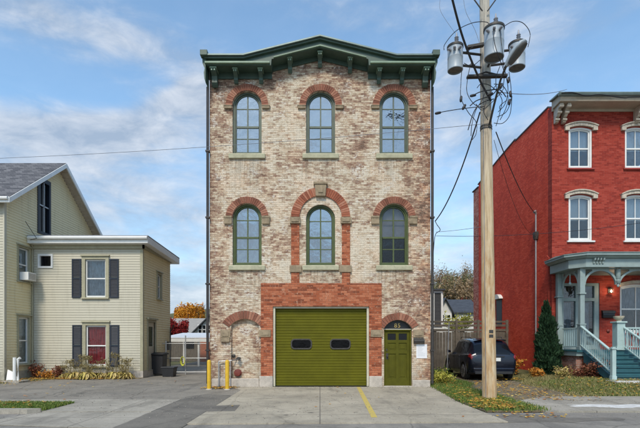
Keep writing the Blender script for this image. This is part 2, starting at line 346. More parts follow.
def mk_concrete(name, c0, c1, crack=.6, joint=None, stain=(.16, .15, .13)):
    t = NT(name); x, y, z = t.xyz()
    f = t.math('ADD', t.math('MULTIPLY', t.noise(.7, 8, .65), .6), t.math('MULTIPLY', t.noise(28, 4, .8), .4))
    c = t.ramp(f, [(.36, c0), (.62, c1)])
    c = t.mix(t.ramp(t.noise(1.1, 8, .8), [(.48, 0.0), (.68, .6)]), c, stain)
    c = t.mix(t.ramp(t.noise(.9, 3, .5, t.vec(t.math('MULTIPLY', x, 2.2), t.math('MULTIPLY', y, .45))), [(.58, 0.0), (.7, .35)]), c, tuple(v_ * .7 for v_ in stain))
    c = t.mix(t.ramp(t.noise(3.3, 2, .4), [(.70, 0.0), (.76, .6)]), c, (.045, .04, .036))
    c = t.mix(t.ramp(t.noise(6, 8, .8), [(.60, 0.0), (.70, .5)]), c, tuple(min(1, v_ * 1.35) for v_ in c1))
    v = t.n('ShaderNodeTexVoronoi', {'Vector': t.n('ShaderNodeMix', {0: .12, 4: t.obj(), 5: t.n('ShaderNodeTexNoise', {'Scale': 3.0, 'Vector': t.obj()}).outputs['Color']}, data_type='VECTOR').outputs[1], 'Scale': .55}, feature='DISTANCE_TO_EDGE').outputs[0]
    ck = t.ramp(v, [(.0, 1.0), (.012, 0.0)])
    c = t.mix(t.math('MULTIPLY', ck, crack), c, (.05, .048, .042))
    if joint:
        b = t.n('ShaderNodeTexBrick', {'Vector': t.obj(), 'Scale': 1.0, 'Brick Width': joint[0], 'Row Height': joint[1], 'Mortar Size': .012, 'offset': 0} if False else {'Vector': t.obj(), 'Scale': 1.0, 'Brick Width': joint[0], 'Row Height': joint[1], 'Mortar Size': .012})
        b.offset = 0
        c = t.mix(t.math('MULTIPLY', b.outputs['Fac'], .7), c, (.09, .085, .075))
    sp_ = t.ramp(t.noise(95, 2, .5), [(.3, .0), (.42, 1.0)])
    c = t.mix(.30, c, t.mix(sp_, (.05, .05, .05), (.6, .58, .54)), 'SOFT_LIGHT')
    h = t.math('ADD', t.noise(60, 5, .8), t.math('MULTIPLY', ck, -1.5))
    return t.bsdf(c, .92, 0, t.bump(h, .6, .008), .25)
M['apron'] = mk_concrete('worn_concrete_apron', (.30, .265, .205), (.46, .41, .32), .22, (3.6, 3.1))
M['walk'] = mk_concrete('pale_concrete_walk', (.27, .25, .21), (.42, .385, .325), .15, (1.5, 1.5))
M['asphalt'] = mk_concrete('weathered_asphalt', (.19, .172, .145), (.29, .265, .225), .45, None, (.10, .098, .095))
M['road'] = mk_concrete('road_asphalt', (.19, .177, .155), (.30, .278, .245), .4, None, (.12, .118, .115))
M['newasphalt'] = mk_concrete('dark_patch_asphalt', (.145, .133, .115), (.215, .198, .17), .4, None, (.06, .06, .06))
M['spall'] = basic('white_spalled_concrete', (.62, .61, .58), .9, .2, 5, .6, 30, dirt=.5, dirtcol=(.3, .28, .24))
M['line'] = (lambda t: t.bsdf(t.mix(t.ramp(t.noise(9, 6, .8), [(.5, 0.0), (.68, .7)]), (.55, .42, .10), (.30, .27, .2)), .8))(NT('worn_yellow_paint'))
M['soil'] = (lambda t: t.bsdf(t.ramp(t.math('ADD', t.math('MULTIPLY', t.noise(1.2, 6, .7), .5), t.math('MULTIPLY', t.noise(25, 5, .8), .5)), [(.35, (.11, .085, .05)), (.5, (.20, .16, .10)), (.65, (.30, .25, .17))]), .95, 0, t.bump(t.noise(30, 5, .8), .8, .02), .2))(NT('gravelly_dirt'))
M['ground'] = (lambda t: t.bsdf(t.ramp(t.math('ADD', t.math('MULTIPLY', t.noise(.4, 6, .7), .5), t.math('MULTIPLY', t.noise(14, 5, .8), .5)), [(.35, (.07, .075, .03)), (.5, (.11, .115, .045)), (.65, (.19, .16, .08))]), .95, 0, t.bump(t.noise(20, 5, .8), .8, .03), .2))(NT('rough_lawn_soil'))

def mk_leaf(name, stops, rough=.7, trans=.15):
    t = NT(name)
    r = t.n('ShaderNodeNewGeometry').outputs['Random Per Island']
    c = t.ramp(r, stops)
    c = t.mix(t.ramp(t.noise(1.2, 3, .6), [(.35, 0.0), (.7, .45)]), c, tuple(v * .55 for v in stops[len(stops) // 2][1]))
    return t.bsdf(c, rough, 0, None, .25, Subsurface_Weight=0.0)
M['lf_grass'] = mk_leaf('grass_blade', [(.0, (.06, .12, .02)), (.55, (.11, .19, .03)), (.85, (.20, .24, .05)), (1.0, (.34, .28, .11))])
M['lf_dry'] = mk_leaf('dry_grass_blade', [(.0, (.14, .14, .04)), (.4, (.28, .24, .09)), (1.0, (.45, .37, .18))])
M['lf_fallen'] = mk_leaf('fallen_leaf', [(.0, (.55, .33, .03)), (.35, (.70, .46, .08)), (.6, (.52, .19, .03)), (.8, (.24, .10, .03)), (1.0, (.70, .58, .20))])
M['lf_hosta'] = mk_leaf('yellowing_leaf', [(.0, (.22, .20, .04)), (.3, (.48, .38, .10)), (.6, (.58, .45, .18)), (.85, (.30, .17, .06)), (1.0, (.65, .55, .3))])
M['lf_orange'] = mk_leaf('orange_shrub_leaf', [(.0, (.42, .12, .015)), (.5, (.55, .22, .03)), (1.0, (.6, .36, .08))])
M['lf_redb'] = mk_leaf('red_brown_shrub_leaf', [(.0, (.10, .022, .012)), (.5, (.20, .06, .03)), (1.0, (.34, .15, .09))])
M['lf_red'] = mk_leaf('red_maple_leaf', [(.0, (.16, .008, .012)), (.5, (.30, .02, .022)), (1.0, (.42, .06, .04))])
M['lf_maple'] = mk_leaf('golden_maple_leaf', [(.0, (.42, .13, .01)), (.5, (.66, .26, .02)), (1.0, (.70, .40, .05))])
M['lf_arb'] = mk_leaf('arborvitae_spray', [(.0, (.010, .030, .014)), (.5, (.018, .048, .020)), (1.0, (.035, .075, .030))])
M['lf_green'] = mk_leaf('green_leaf', [(.0, (.05, .09, .02)), (.5, (.10, .15, .03)), (1.0, (.22, .24, .06))])
M['lf_ygreen'] = mk_leaf('yellow_green_leaf', [(.0, (.22, .24, .03)), (.5, (.42, .40, .06)), (1.0, (.55, .5, .12))])
M['lf_hill_a'] = mk_leaf('thin_brown_autumn_leaf', [(.0, (.17, .11, .055)), (.5, (.31, .21, .115)), (1.0, (.42, .30, .18))])
M['lf_hill_b'] = mk_leaf('olive_autumn_leaf', [(.0, (.12, .125, .05)), (.5, (.20, .20, .08)), (1.0, (.30, .27, .12))])
M['lf_hill_c'] = mk_leaf('russet_autumn_leaf', [(.0, (.22, .10, .04)), (.5, (.34, .17, .07)), (1.0, (.42, .26, .12))])
M['bark'] = basic('grey_brown_bark', (.13, .105, .085), .9, .3, 4, .7, 20)
M['bark_g'] = basic('pale_grey_twig', (.24, .21, .18), .9, .3, 4, .4, 20)
M['stem'] = basic('dry_stem', (.24, .19, .08), .9, .3, 4, 0)

# ------------------------------------------------------------------ mesh building
FRONT = lambda yw: (lambda p: (p[0], yw - p[1], p[2]))      # u = x, d = outward (towards -Y)
EAST = lambda xw: (lambda p: (xw + p[1], p[0], p[2]))       # wall facing +X, u = y
WEST = lambda xw: (lambda p: (xw - p[1], p[0], p[2]))       # wall facing -X, u = y
class MB:
    def __init__(s, T=None):
        s.v = []; s.f = []; s.T = T or (lambda p: p)
    def V(s, pts):
        i = len(s.v); s.v += [tuple(s.T(p)) for p in pts]; return i
    def box(s, u0, u1, d0, d1, z0, z1):
        i = s.V([(u0, d0, z0), (u1, d0, z0), (u1, d1, z0), (u0, d1, z0), (u0, d0, z1), (u1, d0, z1), (u1, d1, z1), (u0, d1, z1)])
        for q in ((0, 1, 2, 3), (4, 5, 6, 7), (0, 1, 5, 4), (1, 2, 6, 5), (2, 3, 7, 6), (3, 0, 4, 7)): s.f.append(tuple(i + k for k in q))
        return s
    def hexa(s, p8):
        i = s.V(p8)
        for q in ((0, 1, 2, 3), (4, 5, 6, 7), (0, 1, 5, 4), (1, 2, 6, 5), (2, 3, 7, 6), (3, 0, 4, 7)): s.f.append(tuple(i + k for k in q))
        return s
    def quad(s, a, b, c, d):
        i = s.V([a, b, c, d]); s.f.append((i, i + 1, i + 2, i + 3)); return s
    def plate(s, outer, holes, d0, d1):
        """(u,z) polygon with holes, thickness d0..d1"""
        loops = [outer] + list(holes); flat = [p for l in loops for p in l]; n = len(flat)
        tris = tessellate_polygon([[Vector((p[0], p[1], 0)) for p in l] for l in loops])
        i = s.V([(p[0], d0, p[1]) for p in flat]); j = s.V([(p[0], d1, p[1]) for p in flat])
        for t in tris:
            s.f.append((i + t[0], i + t[1], i + t[2])); s.f.append((j + t[2], j + t[1], j + t[0]))
        k = 0
        for l in loops:
            m = len(l)
            for a in range(m):
                b = (a + 1) % m; s.f.append((i + k + a, i + k + b, j + k + b, j + k + a))
            k += m
        return s
    def prof(s, pts, u0, u1):
        """(d,z) profile extruded along u"""
        n = len(pts); i = s.V([(u0, p[0], p[1]) for p in pts]); j = s.V([(u1, p[0], p[1]) for p in pts])
        s.f.append(tuple(range(i, i + n))); s.f.append(tuple(range(j + n - 1, j - 1, -1)))
        for a in range(n):
            b = (a + 1) % n; s.f.append((i + a, i + b, j + b, j + a))
        return s
    def tube(s, pts, r, n=8, caps=True):
        pts = [Vector(p) for p in pts]; rs = r if isinstance(r, (list, tuple)) else [r] * len(pts)
        rings = []
        up = Vector((0, 0, 1))
        for k, p in enumerate(pts):
            t = (pts[min(k + 1, len(pts) - 1)] - pts[max(k - 1, 0)]).normalized()
            a = t.cross(up)
            if a.length < .05: a = t.cross(Vector((1, 0, 0)))
            a.normalize(); b = t.cross(a)
            rings.append(s.V([tuple(p + (a * math.cos(q * 2 * math.pi / n) + b * math.sin(q * 2 * math.pi / n)) * rs[k]) for q in range(n)]))
        for k in range(len(pts) - 1):
            for q in range(n):
                s.f.append((rings[k] + q, rings[k] + (q + 1) % n, rings[k + 1] + (q + 1) % n, rings[k + 1] + q))
        if caps:
            s.f.append(tuple(range(rings[0], rings[0] + n))); s.f.append(tuple(range(rings[-1] + n - 1, rings[-1] - 1, -1)))
        return s
    def lathe(s, c, prof, n=20, axis=(0, 0, 1)):
        """profile of (r, h) along axis from c"""
        ax = Vector(axis).normalized(); a = ax.cross(Vector((0, 1, 0)))
        if a.length < .1: a = ax.cross(Vector((1, 0, 0)))
        a.normalize(); b = ax.cross(a); c = Vector(c); rings = []
        for r, h in prof:
            rings.append(s.V([tuple(c + ax * h + (a * math.cos(q * 2 * math.pi / n) + b * math.sin(q * 2 * math.pi / n)) * max(r, .0005)) for q in range(n)]))
        for k in range(len(prof) - 1):
            for q in range(n):
                s.f.append((rings[k] + q, rings[k] + (q + 1) % n, rings[k + 1] + (q + 1) % n, rings[k + 1] + q))
        s.f.append(tuple(range(rings[0], rings[0] + n))); s.f.append(tuple(range(rings[-1] + n - 1, rings[-1] - 1, -1)))
        return s
    def ring(s, cu, zc, r0, r1, a0, a1, n, d0, d1, gap=.08):
        """voussoirs around an arch, angles in degrees from +u"""
        st = (a1 - a0) / n
        for k in range(n):
            p = R(a0 + st * (k + gap / 2)); q = R(a0 + st * (k + 1 - gap / 2))
            j = random.uniform(-.003, .003); rr = r1 + random.uniform(-.006, .006)
            P = lambda r, a: (cu + r * math.cos(a), zc + r * math.sin(a))
            c = [P(r0, p), P(rr, p), P(rr, q), P(r0, q)]
            s.hexa([(x, d0, z) for x, z in c] + [(x, d1 + j, z) for x, z in c])
        return s
    def build(s, name, mat, parent=None, smooth=False, bevel=0, recalc=True):
        me = bpy.data.meshes.new(name)
        off = parent['_o'] if parent is not None and '_o' in parent else (0, 0, 0)
        me.from_pydata([(x - off[0], y - off[1], z - off[2]) for x, y, z in s.v], [], s.f); me.update()
        if recalc:
            bm = bmesh.new(); bm.from_mesh(me); bmesh.ops.recalc_face_normals(bm, faces=bm.faces); bm.to_mesh(me); bm.free()
        me.materials.append(mat)
        if smooth:
            me.polygons.foreach_set('use_smooth', [True] * len(me.polygons))
            try: me.set_sharp_from_angle(angle=R(40))
            except Exception: pass
        o = bpy.data.objects.new(name, me); COL.objects.link(o)
        if parent is not None:
            o.parent = parent; o['_o'] = off
        if bevel:
            b = o.modifiers.new('bevel', 'BEVEL'); b.width = bevel; b.segments = 2; b.limit_method = 'ANGLE'; b.angle_limit = R(50)
        return o

def tag(o, label=None, cat=None, group=None, kind=None):
    for k, v in (('label', label), ('category', cat), ('group', group), ('kind', kind)):
        if v: o[k] = v
    return o
def thing(name, label, cat, loc, group=None):
    o = bpy.data.objects.new(name, None); COL.objects.link(o); o.location = loc; o.empty_display_size = .3
    o['_o'] = tuple(loc); return tag(o, label, cat, group)
def struct(o): o['kind'] = 'structure'; return o
def dup(root, loc, rz=0, sc=1.0, label=None, group=None):
    r = root.copy(); COL.objects.link(r); r.location = loc; r.rotation_euler = (0, 0, rz); r.scale = (sc, sc, sc)
    if label: r['label'] = label
    if group: r['group'] = group
    for ch in root.children:
        c = ch.copy(); COL.objects.link(c); c.parent = r
        for g in ch.children:
            d = g.copy(); COL.objects.link(d); d.parent = c
    return r

def arch(cu, w, z0, zs, rise, n=22, inset=0.0, bot=0.0):
    """opening outline: rectangle z0..zs topped by an arc; inset shrinks it all round"""
    a = w / 2; Rr = (rise * rise + a * a) / (2 * rise); zc = zs + rise - Rr
    Ri = Rr - inset; ai = a - inset
    th = math.asin(min(1, ai / Ri))
    pts = [(cu - ai, z0 + bot), (cu + ai, z0 + bot)]
    for k in range(n + 1):
        t = th - 2 * th * k / n
        pts.append((cu + Ri * math.sin(t), zc + Ri * math.cos(t)))
    # drop duplicates where the jamb meets the arc at same height
    return pts
def rect(u0, u1, z0, z1): return [(u0, z0), (u1, z0), (u1, z1), (u0, z1)]
# ------------------------------------------------------------------ ground
def flat(name, pts, z, mat, th=0.25):
    m = MB(); n = len(pts)
    i = m.V([(x, y, z) for x, y in pts]); j = m.V([(x, y, z - th) for x, y in pts])
    tris = tessellate_polygon([[Vector((x, y, 0)) for x, y in pts]])
    for t in tris:
        m.f.append((i + t[0], i + t[1], i + t[2])); m.f.append((j + t[2], j + t[1], j + t[0]))
    for a in range(n):
        b = (a + 1) % n; m.f.append((i + a, i + b, j + b, j + a))
    return struct(m.build(name, mat))
g = MB(); nx, ny = 60, 60
def gz(x, y):
    z = -.03
    if x > 7.2 and y > 12.9: z += min(1, (y - 12.9) / 2.2) * min(1, (x - 7.2) / 1.5) * .21
    if y > 45: z += 0
    return z
xs = [-600, -300, -120, -60, -40, -30, -25] + [-20 + .8 * k for k in range(57)] + [30, 40, 60, 120, 300, 600]
ys = [-60, -20, -5, 4, 7, 9] + [10 + .6 * k for k in range(27)] + [30, 40, 60, 100, 200, 500, 900]
i0 = g.V([(x, y, gz(x, y)) for y in ys for x in xs])
for a in range(len(ys) - 1):
    for b in range(len(xs) - 1):
        k = i0 + a * len(xs) + b; g.f.append((k, k + 1, k + len(xs) + 1, k + len(xs)))
struct(g.build('ground', M['ground']))
RD = 9.7
flat('road', [(-80, -8), (80, -8), (80, RD), (-80, RD)], -.014, M['road'], .01)
flat('concrete_apron', [(-2.45, 8.3), (3.55, 8.5), (3.45, 11.3), (3.72, 14.96), (-3.0, 14.96), (-2.45, 14.0)], .012, M['apron'], .03)
flat('driveway', [(-60, 11.7), (-3.62, 11.7), (-3.66, 7.6), (-2.45, 7.9), (-2.45, 14.0), (-3.0, 14.96), (-3.75, 15), (-3.75, 34), (-9.2, 34), (-9.2, 17.8), (-13.5, 17.4), (-60, 15.5)], .004, M['asphalt'], .03)
flat('driveway_patch', [(-2.47, 9.7), (-1.85, 9.75), (-1.9, 10.7), (-2.5, 10.55)], .016, M['newasphalt'], .004)
rj = random.Random(6)
flat('driveway_strip', [(-3.62 - rj.uniform(-.03, .05), 11.7 - 4.1 * k / 20) for k in range(21)] + [(-2.47, 7.9 + 4.7 * k / 10) for k in range(11)] + [(-3.2 + rj.gauss(0, .05), 13.0)], .008, M['newasphalt'], .004)
flat('sidewalk', [(-60, 9.7), (-3.64, 9.7), (-3.62, 11.7), (-60, 11.7)], .014, M['walk'], .1)
flat('sidewalk_ramp', [(-6.4, 8.3), (-3.66, 7.9), (-3.64, 9.68), (-6.0, 9.68)], .002, M['walk'], .012)
flat('kerb', [(-60, 9.52), (-6.2, 9.52), (-6.0, 9.69), (-60, 9.69)], .085, M['walk'], .2)
flat('sidewalk_right', [(4.85, 9.75), (60, 9.75), (60, 12.4), (6.1, 12.3), (4.75, 11.2)], .02, M['walk'], .2)
flat('dirt_drive', [(4.9, 11.3), (6.1, 12.3), (7.1, 12.5), (7.25, 14), (7.15, 16), (7.9, 17.4), (8.3, 20), (5.0, 20), (4.7, 14.5)], .0, M['soil'], .02)
flat('yellow_line', [(1.21, 14.9), (1.33, 14.9), (1.14, 8.95), (1.02, 8.95)], .0165, M['line'], .003)
rnd = random.Random(3)
def blobflat(name, cx, cy, rx, ry, z, mat, seed):
    rr = random.Random(seed); k = 26
    ph = [rr.uniform(.6, 1.15) for _ in range(k)]
    return flat(name, [(cx + rx * ph[a] * math.cos(a * 2 * math.pi / k), cy + ry * ph[a] * math.sin(a * 2 * math.pi / k)) for a in range(k)], z, mat, .003)
blobflat('spalled_concrete', 6.9, 10.45, 1.3, .28, .0245, M['spall'], 5)
blobflat('spalled_concrete', 9.4, 10.6, 1.6, .42, .0245, M['spall'], 8)
blobflat('asphalt_patch', 3.9, 8.9, 1.9, .55, -.009, M['newasphalt'], 2)

def blades(name, regions, n, h, mat, label, cat, lean=.5, wd=.006, zf=None):
    m = MB(); rr = random.Random(hash(name) % 1000 if False else len(name) * 7)
    for (x0, x1, y0, y1, wgt) in regions:
        for _ in range(int(n * wgt)):
            x = rr.uniform(x0, x1); y = rr.uniform(y0, y1)
            z = zf(x, y) if zf else 0
            if z is None: continue
            a = rr.uniform(0, 6.28); hh = h * rr.uniform(.4, 1.3); l = hh * lean * rr.uniform(.1, 1.1); b = rr.uniform(0, 6.28)
            ww = wd * rr.uniform(.7, 1.5)
            dx, dy = ww * math.cos(a), ww * math.sin(a); lx, ly = l * math.cos(b), l * math.sin(b)
            i = m.V([(x - dx, y - dy, z - .01), (x + dx, y + dy, z - .01), (x + dx * .7 + lx * .35, y + dy * .7 + ly * .35, z + hh * .6), (x - dx * .7 + lx * .35, y - dy * .7 + ly * .35, z + hh * .6), (x + lx, y + ly, z + hh)])
            m.f.append((i, i + 1, i + 2, i + 3)); m.f.append((i + 3, i + 2, i + 4))
    o = m.build(name, mat, recalc=False); return tag(o, label, cat, kind='stuff')
def inpoly(P, x, y):
    c = False; n = len(P)
    for i in range(n):
        x1, y1 = P[i]; x2, y2 = P[(i + 1) % n]
        if (y1 > y) != (y2 > y) and x < (x2 - x1) * (y - y1) / (y2 - y1) + x1: c = not c
    return c
STRIP = [(3.6, 9.75), (5.0, 9.78), (4.9, 11.2), (4.95, 12.6), (4.75, 14.3), (5.4, 16), (5.3, 17.4), (3.9, 18), (3.8, 15), (3.74, 14.9), (3.5, 11.6)]
flat('verge', STRIP, .018, M['soil'], .03)
jj = random.Random(31)
def zstrip(x, y): return .02 if inpoly(STRIP, x + jj.gauss(0, .06), y + jj.gauss(0, .08)) else None
blades('grass', [(3.3, 5.5, 9.7, 18, 1)], 26000, .075, M['lf_grass'], 'green grass patch round the foot of the utility pole', 'grass', zf=zstrip, lean=.9)
def zl(x, y):
    j = rnd.gauss(0, .12)
    if y < 12.35 + j * .6: return None
    if x < 6.1 or inpoly([(4.9, 11.3), (6.1, 12.3), (7.1, 12.5), (7.25, 14), (7.15, 16), (7.9, 17.4), (8.3, 20), (5.0, 20), (4.7, 14.5)], x + j, y + j): return None
    return gz(x, y)
blades('grass', [(6.2, 17, 12.2, 18.4, 1)], 42000, .085, M['lf_dry'], 'yellowing dry grass of the yard before the red house', 'grass', zf=zl, lean=1.0)
blades('grass', [(7.5, 17, 12.3, 16.0, 1)], 16000, .09, M['lf_grass'], 'green tufts in the yard before the red house', 'grass', zf=zl, lean=.9)
flat('verge_left', [(-40, 9.78), (-6.1, 9.78), (-6.0, 10.95), (-40, 11.1)], .02, M['soil'], .02)
blades('grass', [(-9, -6.0, 9.78, 11.0, 1)], 17000, .06, M['lf_grass'], 'strip of green grass along the left kerb', 'grass', zf=lambda x, y: .02, lean=.9)
flat('bed', [(-60, 15.7), (-13.6, 17.0), (-12.6, 17.25), (-8.6, 17.95), (-7.3, 18.2), (-7.3, 19.2), (-12.5, 19.2), (-60, 19)], .02, M['soil'], .03)
blades('grass', [(-13.5, -10.6, 14.4, 17.6, 1)], 14000, .07, M['lf_dry'], 'yellowed grass in front of the cream house corner', 'grass', zf=lambda x, y: .0 if inpoly([(-14, 14.3), (-12.2, 14.6), (-11.2, 16.4), (-10.7, 17.6), (-14, 17.6)], x + rnd.gauss(0, .1), y) else None, lean=1.0)

def leaves(name, spots, mat, label, size=.045):
    m = MB(); rr = random.Random(11)
    for (x0, x1, y0, y1, n, z) in spots:
        for _ in range(n):
            x = rr.triangular(x0, x1); y = rr.uniform(y0, y1); zz = (z(x, y) if callable(z) else z) + rr.uniform(.004, .02)
            a = rr.uniform(0, 6.28); s = size * rr.uniform(.5, 1.3); c, q = math.cos(a) * s, math.sin(a) * s; k = rr.uniform(-.4, .6) * s
            i = m.V([(x - c, y - q, zz + abs(k) * .5), (x + q * .6, y - c * .6, zz), (x + c, y + q, zz + abs(k)), (x - q * .6, y + c * .6, zz + k * .2 + .01)])
            m.f.append((i, i + 1, i + 2, i + 3))
    return tag(m.build(name, mat, recalc=False), label, 'leaves', kind='stuff')
zg = lambda x, y: gz(x, y) + .06
leaves('fallen_leaves', [(3.4, 4.9, 9.8, 13, 520, .05), (3.6, 5.2, 13, 17.5, 300, .05), (-13, -6.2, 9.9, 11, 160, .06), (-13, -10, 14.5, 17.6, 260, .05), (-12.5, -7.6, 17.7, 18.4, 900, .03), (-3.9, -2.5, 14.3, 14.95, 260, .01),
    (5, 7.3, 12.5, 17, 420, .01), (7.2, 16, 12.4, 16.2, 1500, zg), (5, 7.6, 11.3, 12.5, 110, .022), (-3, 4, 9, 14.9, 14, .014), (-12, -4, 11, 17, 40, .01), (3.6, 5.2, 9.0, 9.8, 60, -.01), (-9, -6.1, 9.9, 11, 50, .06),
    (3.6, 4.6, 9.8, 11.2, 260, .05), (4.0, 5.3, 16.2, 17.8, 200, .06), (6.5, 8.5, 17, 18.4, 160, .05)], M['lf_fallen'], 'fallen yellow and orange autumn leaves scattered over the ground')

# ------------------------------------------------------------------ the brick firehouse
FY = 15.0; FZ = lambda py: EYE + (HY - py) / 30.0; FX = lambda px: (px - 320) / 30.0
T0 = FRONT(FY)
fh = thing('brick_firehouse', 'tall three storey worn brick building with green cornice and olive garage door', 'building', (0, FY, 0))
HW = 3.68
ups = [(-2.43, 'l'), (0.02, 'm'), (2.47, 'r')]
zu0, zus, ru = FZ(154), FZ(105.5), .485
zl0, zls = FZ(265.5), FZ(218), 
zl0, zls = FZ(265.5), FZ(218)
openings = []
for cx, _ in ups: openings.append(arch(cx, ru * 2, zu0, zus, ru * .999))
for cx, _ in ups: openings.append(arch(cx, ru * 2, zl0, zls if cx != .02 else FZ(219), ru * .999))
GX0, GX1, GZT = FX(273), FX(369), FZ(306.5)
openings.append([(GX0, 0.0), (GX1, 0.0), (GX1, GZT), (GX0, GZT)])
DX0, DX1 = FX(384), FX(412); DZS, DZR = FZ(328.5), (328.5 - 320) / 30
openings.append(arch((DX0 + DX1) / 2, DX1 - DX0, 0.0, DZS, DZR))
wall_top = [(HW, 10.45), (1.65, 10.50), (1.5, 10.68), (0, 11.0), (-1.5, 10.68), (-1.65, 10.50), (-HW, 10.45)]
# ground-touching openings become notches in the outline
ol = [(-HW, -.05), (GX0, -.05), (GX0, GZT), (GX1, GZT), (GX1, -.05), (DX0, -.05), (DX0, DZS)]
da = arch((DX0 + DX1) / 2, DX1 - DX0, 0.0, DZS, DZR)[2:]
ol += list(reversed(da))[1:-1] + [(DX1, DZS), (DX1, -.05), (HW, -.05)] + wall_top
BA = (FX(231), FX(259), FZ(325), (325 - 319) / 30)        # bricked-up arch
holes = openings[:6] + [arch((BA[0] + BA[1]) / 2, BA[1] - BA[0], FZ(378), BA[2], BA[3])]
wl = MB(T0); wl.plate(ol, holes, -.36, 0); wl.build('wall', M['facade'], fh)
m = MB(); m.box(-HW, -HW + .35, FY + .362, FY + 14, -.05, 10.45); m.box(HW - .35, HW, FY + .362, FY + 14, -.05, 10.45); m.box(-HW + .352, HW - .352, FY + 13.65, FY + 14, -.05, 10.45)
m.build('side_wall', M['facade'], fh)
m = MB(); m.box(-HW + .35, HW - .35, FY + .365, FY + 13.6, .0, .02); m.box(-HW + .352, HW - .352, FY + .365, FY + 13.6, 3.6, 3.75); m.box(-HW + .352, HW - .352, FY + .365, FY + 13.6, 7.05, 7.2)
m.build('floor_slab', M['interior'], fh)
m = MB(T0); m.plate([(-3.8, 10.48), (-2.4, 10.52), (0, 11.15), (2.4, 10.52), (3.8, 10.48), (3.8, 10.6), (2.45, 10.64), (0, 11.28), (-2.45, 10.64), (-3.8, 10.6)], [], -14.1, -.05)
m.build('roof', M['slate'], fh)

# cornice
def yz(py, D): return EYE + (HY - py) * D / FPX
CT = [(-3.70, 10.73), (-2.46, 10.73), (0, 11.34), (2.46, 10.73), (3.70, 10.73)]
def offs(L, dz, ex=0): return [(x + (ex if x > 0 else -ex if x < 0 else 0) * (abs(x) > 3), z + dz) for x, z in L]
m = MB(T0)
bot = [(3.66, 10.44), (1.58, 10.44), (1.56, 10.64), (0, 11.02), (-1.56, 10.64), (-1.58, 10.44), (-3.66, 10.44)]
m.plate(offs(CT, -.10) + bot, [], -.04, .47)
cor = m.build('cornice', M['corn'], fh, bevel=.006)
m = MB(T0)
m.plate(offs(CT, 0, .05) + list(reversed(offs(CT, -.055, .05))), [], -.05, .62)
m.build('cornice_edge', M['corn_rim'], cor, bevel=.008)
m = MB(T0); m.plate(offs(CT, -.057, .02) + list(reversed(offs(CT, -.115, .02))), [], .40, .56); m.build('cornice_moulding', M['corn'], cor, bevel=.01)
m = MB(T0)
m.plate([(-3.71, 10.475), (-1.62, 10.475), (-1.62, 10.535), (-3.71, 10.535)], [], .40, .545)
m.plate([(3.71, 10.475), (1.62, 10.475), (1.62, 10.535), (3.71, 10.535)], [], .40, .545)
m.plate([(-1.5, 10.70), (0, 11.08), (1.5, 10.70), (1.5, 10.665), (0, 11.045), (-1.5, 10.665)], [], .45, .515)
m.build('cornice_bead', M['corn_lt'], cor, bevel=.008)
m = MB(T0)
m.plate([(-3.66, 10.25), (-1.6, 10.25), (-1.6, 10.437), (-3.66, 10.437)], [], .002, .05)
m.plate([(3.66, 10.25), (1.6, 10.25), (1.6, 10.437), (3.66, 10.437)], [], .002, .05)
m.plate([(-1.56, 10.50), (0, 10.88), (1.56, 10.50), (1.56, 10.637), (0, 11.017), (-1.56, 10.637)], [], .002, .05)
m.build('frieze', M['corn'], cor)
def bracket(cx, zt, h=.38, w=.13, dep=.35):
    m = MB(T0)
    P = [(0.052, zt), (dep, zt), (dep, zt - .07), (dep * .93, zt - .12), (dep * .72, zt - .16), (dep * .55, zt - .20), (dep * .48, zt - h * .62), (dep * .50, zt - h * .78), (dep * .38, zt - h * .9), (0.10, zt - h), (0.052, zt - h)]
    m.prof(P, cx - w / 2, cx + w / 2)
    b = m.build('bracket', M['corn'], cor, bevel=.006)
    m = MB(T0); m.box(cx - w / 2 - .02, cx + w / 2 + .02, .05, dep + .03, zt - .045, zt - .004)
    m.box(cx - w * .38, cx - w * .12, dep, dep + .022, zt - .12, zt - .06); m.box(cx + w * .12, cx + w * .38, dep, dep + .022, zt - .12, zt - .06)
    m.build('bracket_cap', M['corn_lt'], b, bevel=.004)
for px in (236, 261, 379, 402): bracket((px - 320) / 30.3, 10.435)
for px in (290, 350): bracket((px - 320) / 30.3, 10.66 + (1.5 - abs(px - 320) / 30.3) * .25)
bracket(0.0, 10.98)
for s in (-1, 1):
    bracket(s * 3.47, 10.435, .5, .18, .40)
    m = MB(T0)
    P = [(s * 3.64, 10.80), (s * 3.80, 10.80), (s * 3.79, 10.5), (s * 3.76, 10.42), (s * 3.72, 10.33), (s * 3.75, 10.2), (s * 3.73, 10.0), (s * 3.685, 9.85), (s * 3.685, 10.4)]
    m.plate(P, [], .05, .50); m.box(min(s * 3.6, s * 3.83), max(s * 3.6, s * 3.83), .45, .66, 10.66, 10.83)
    m.build('end_scroll', M['corn'], cor, bevel=.01)

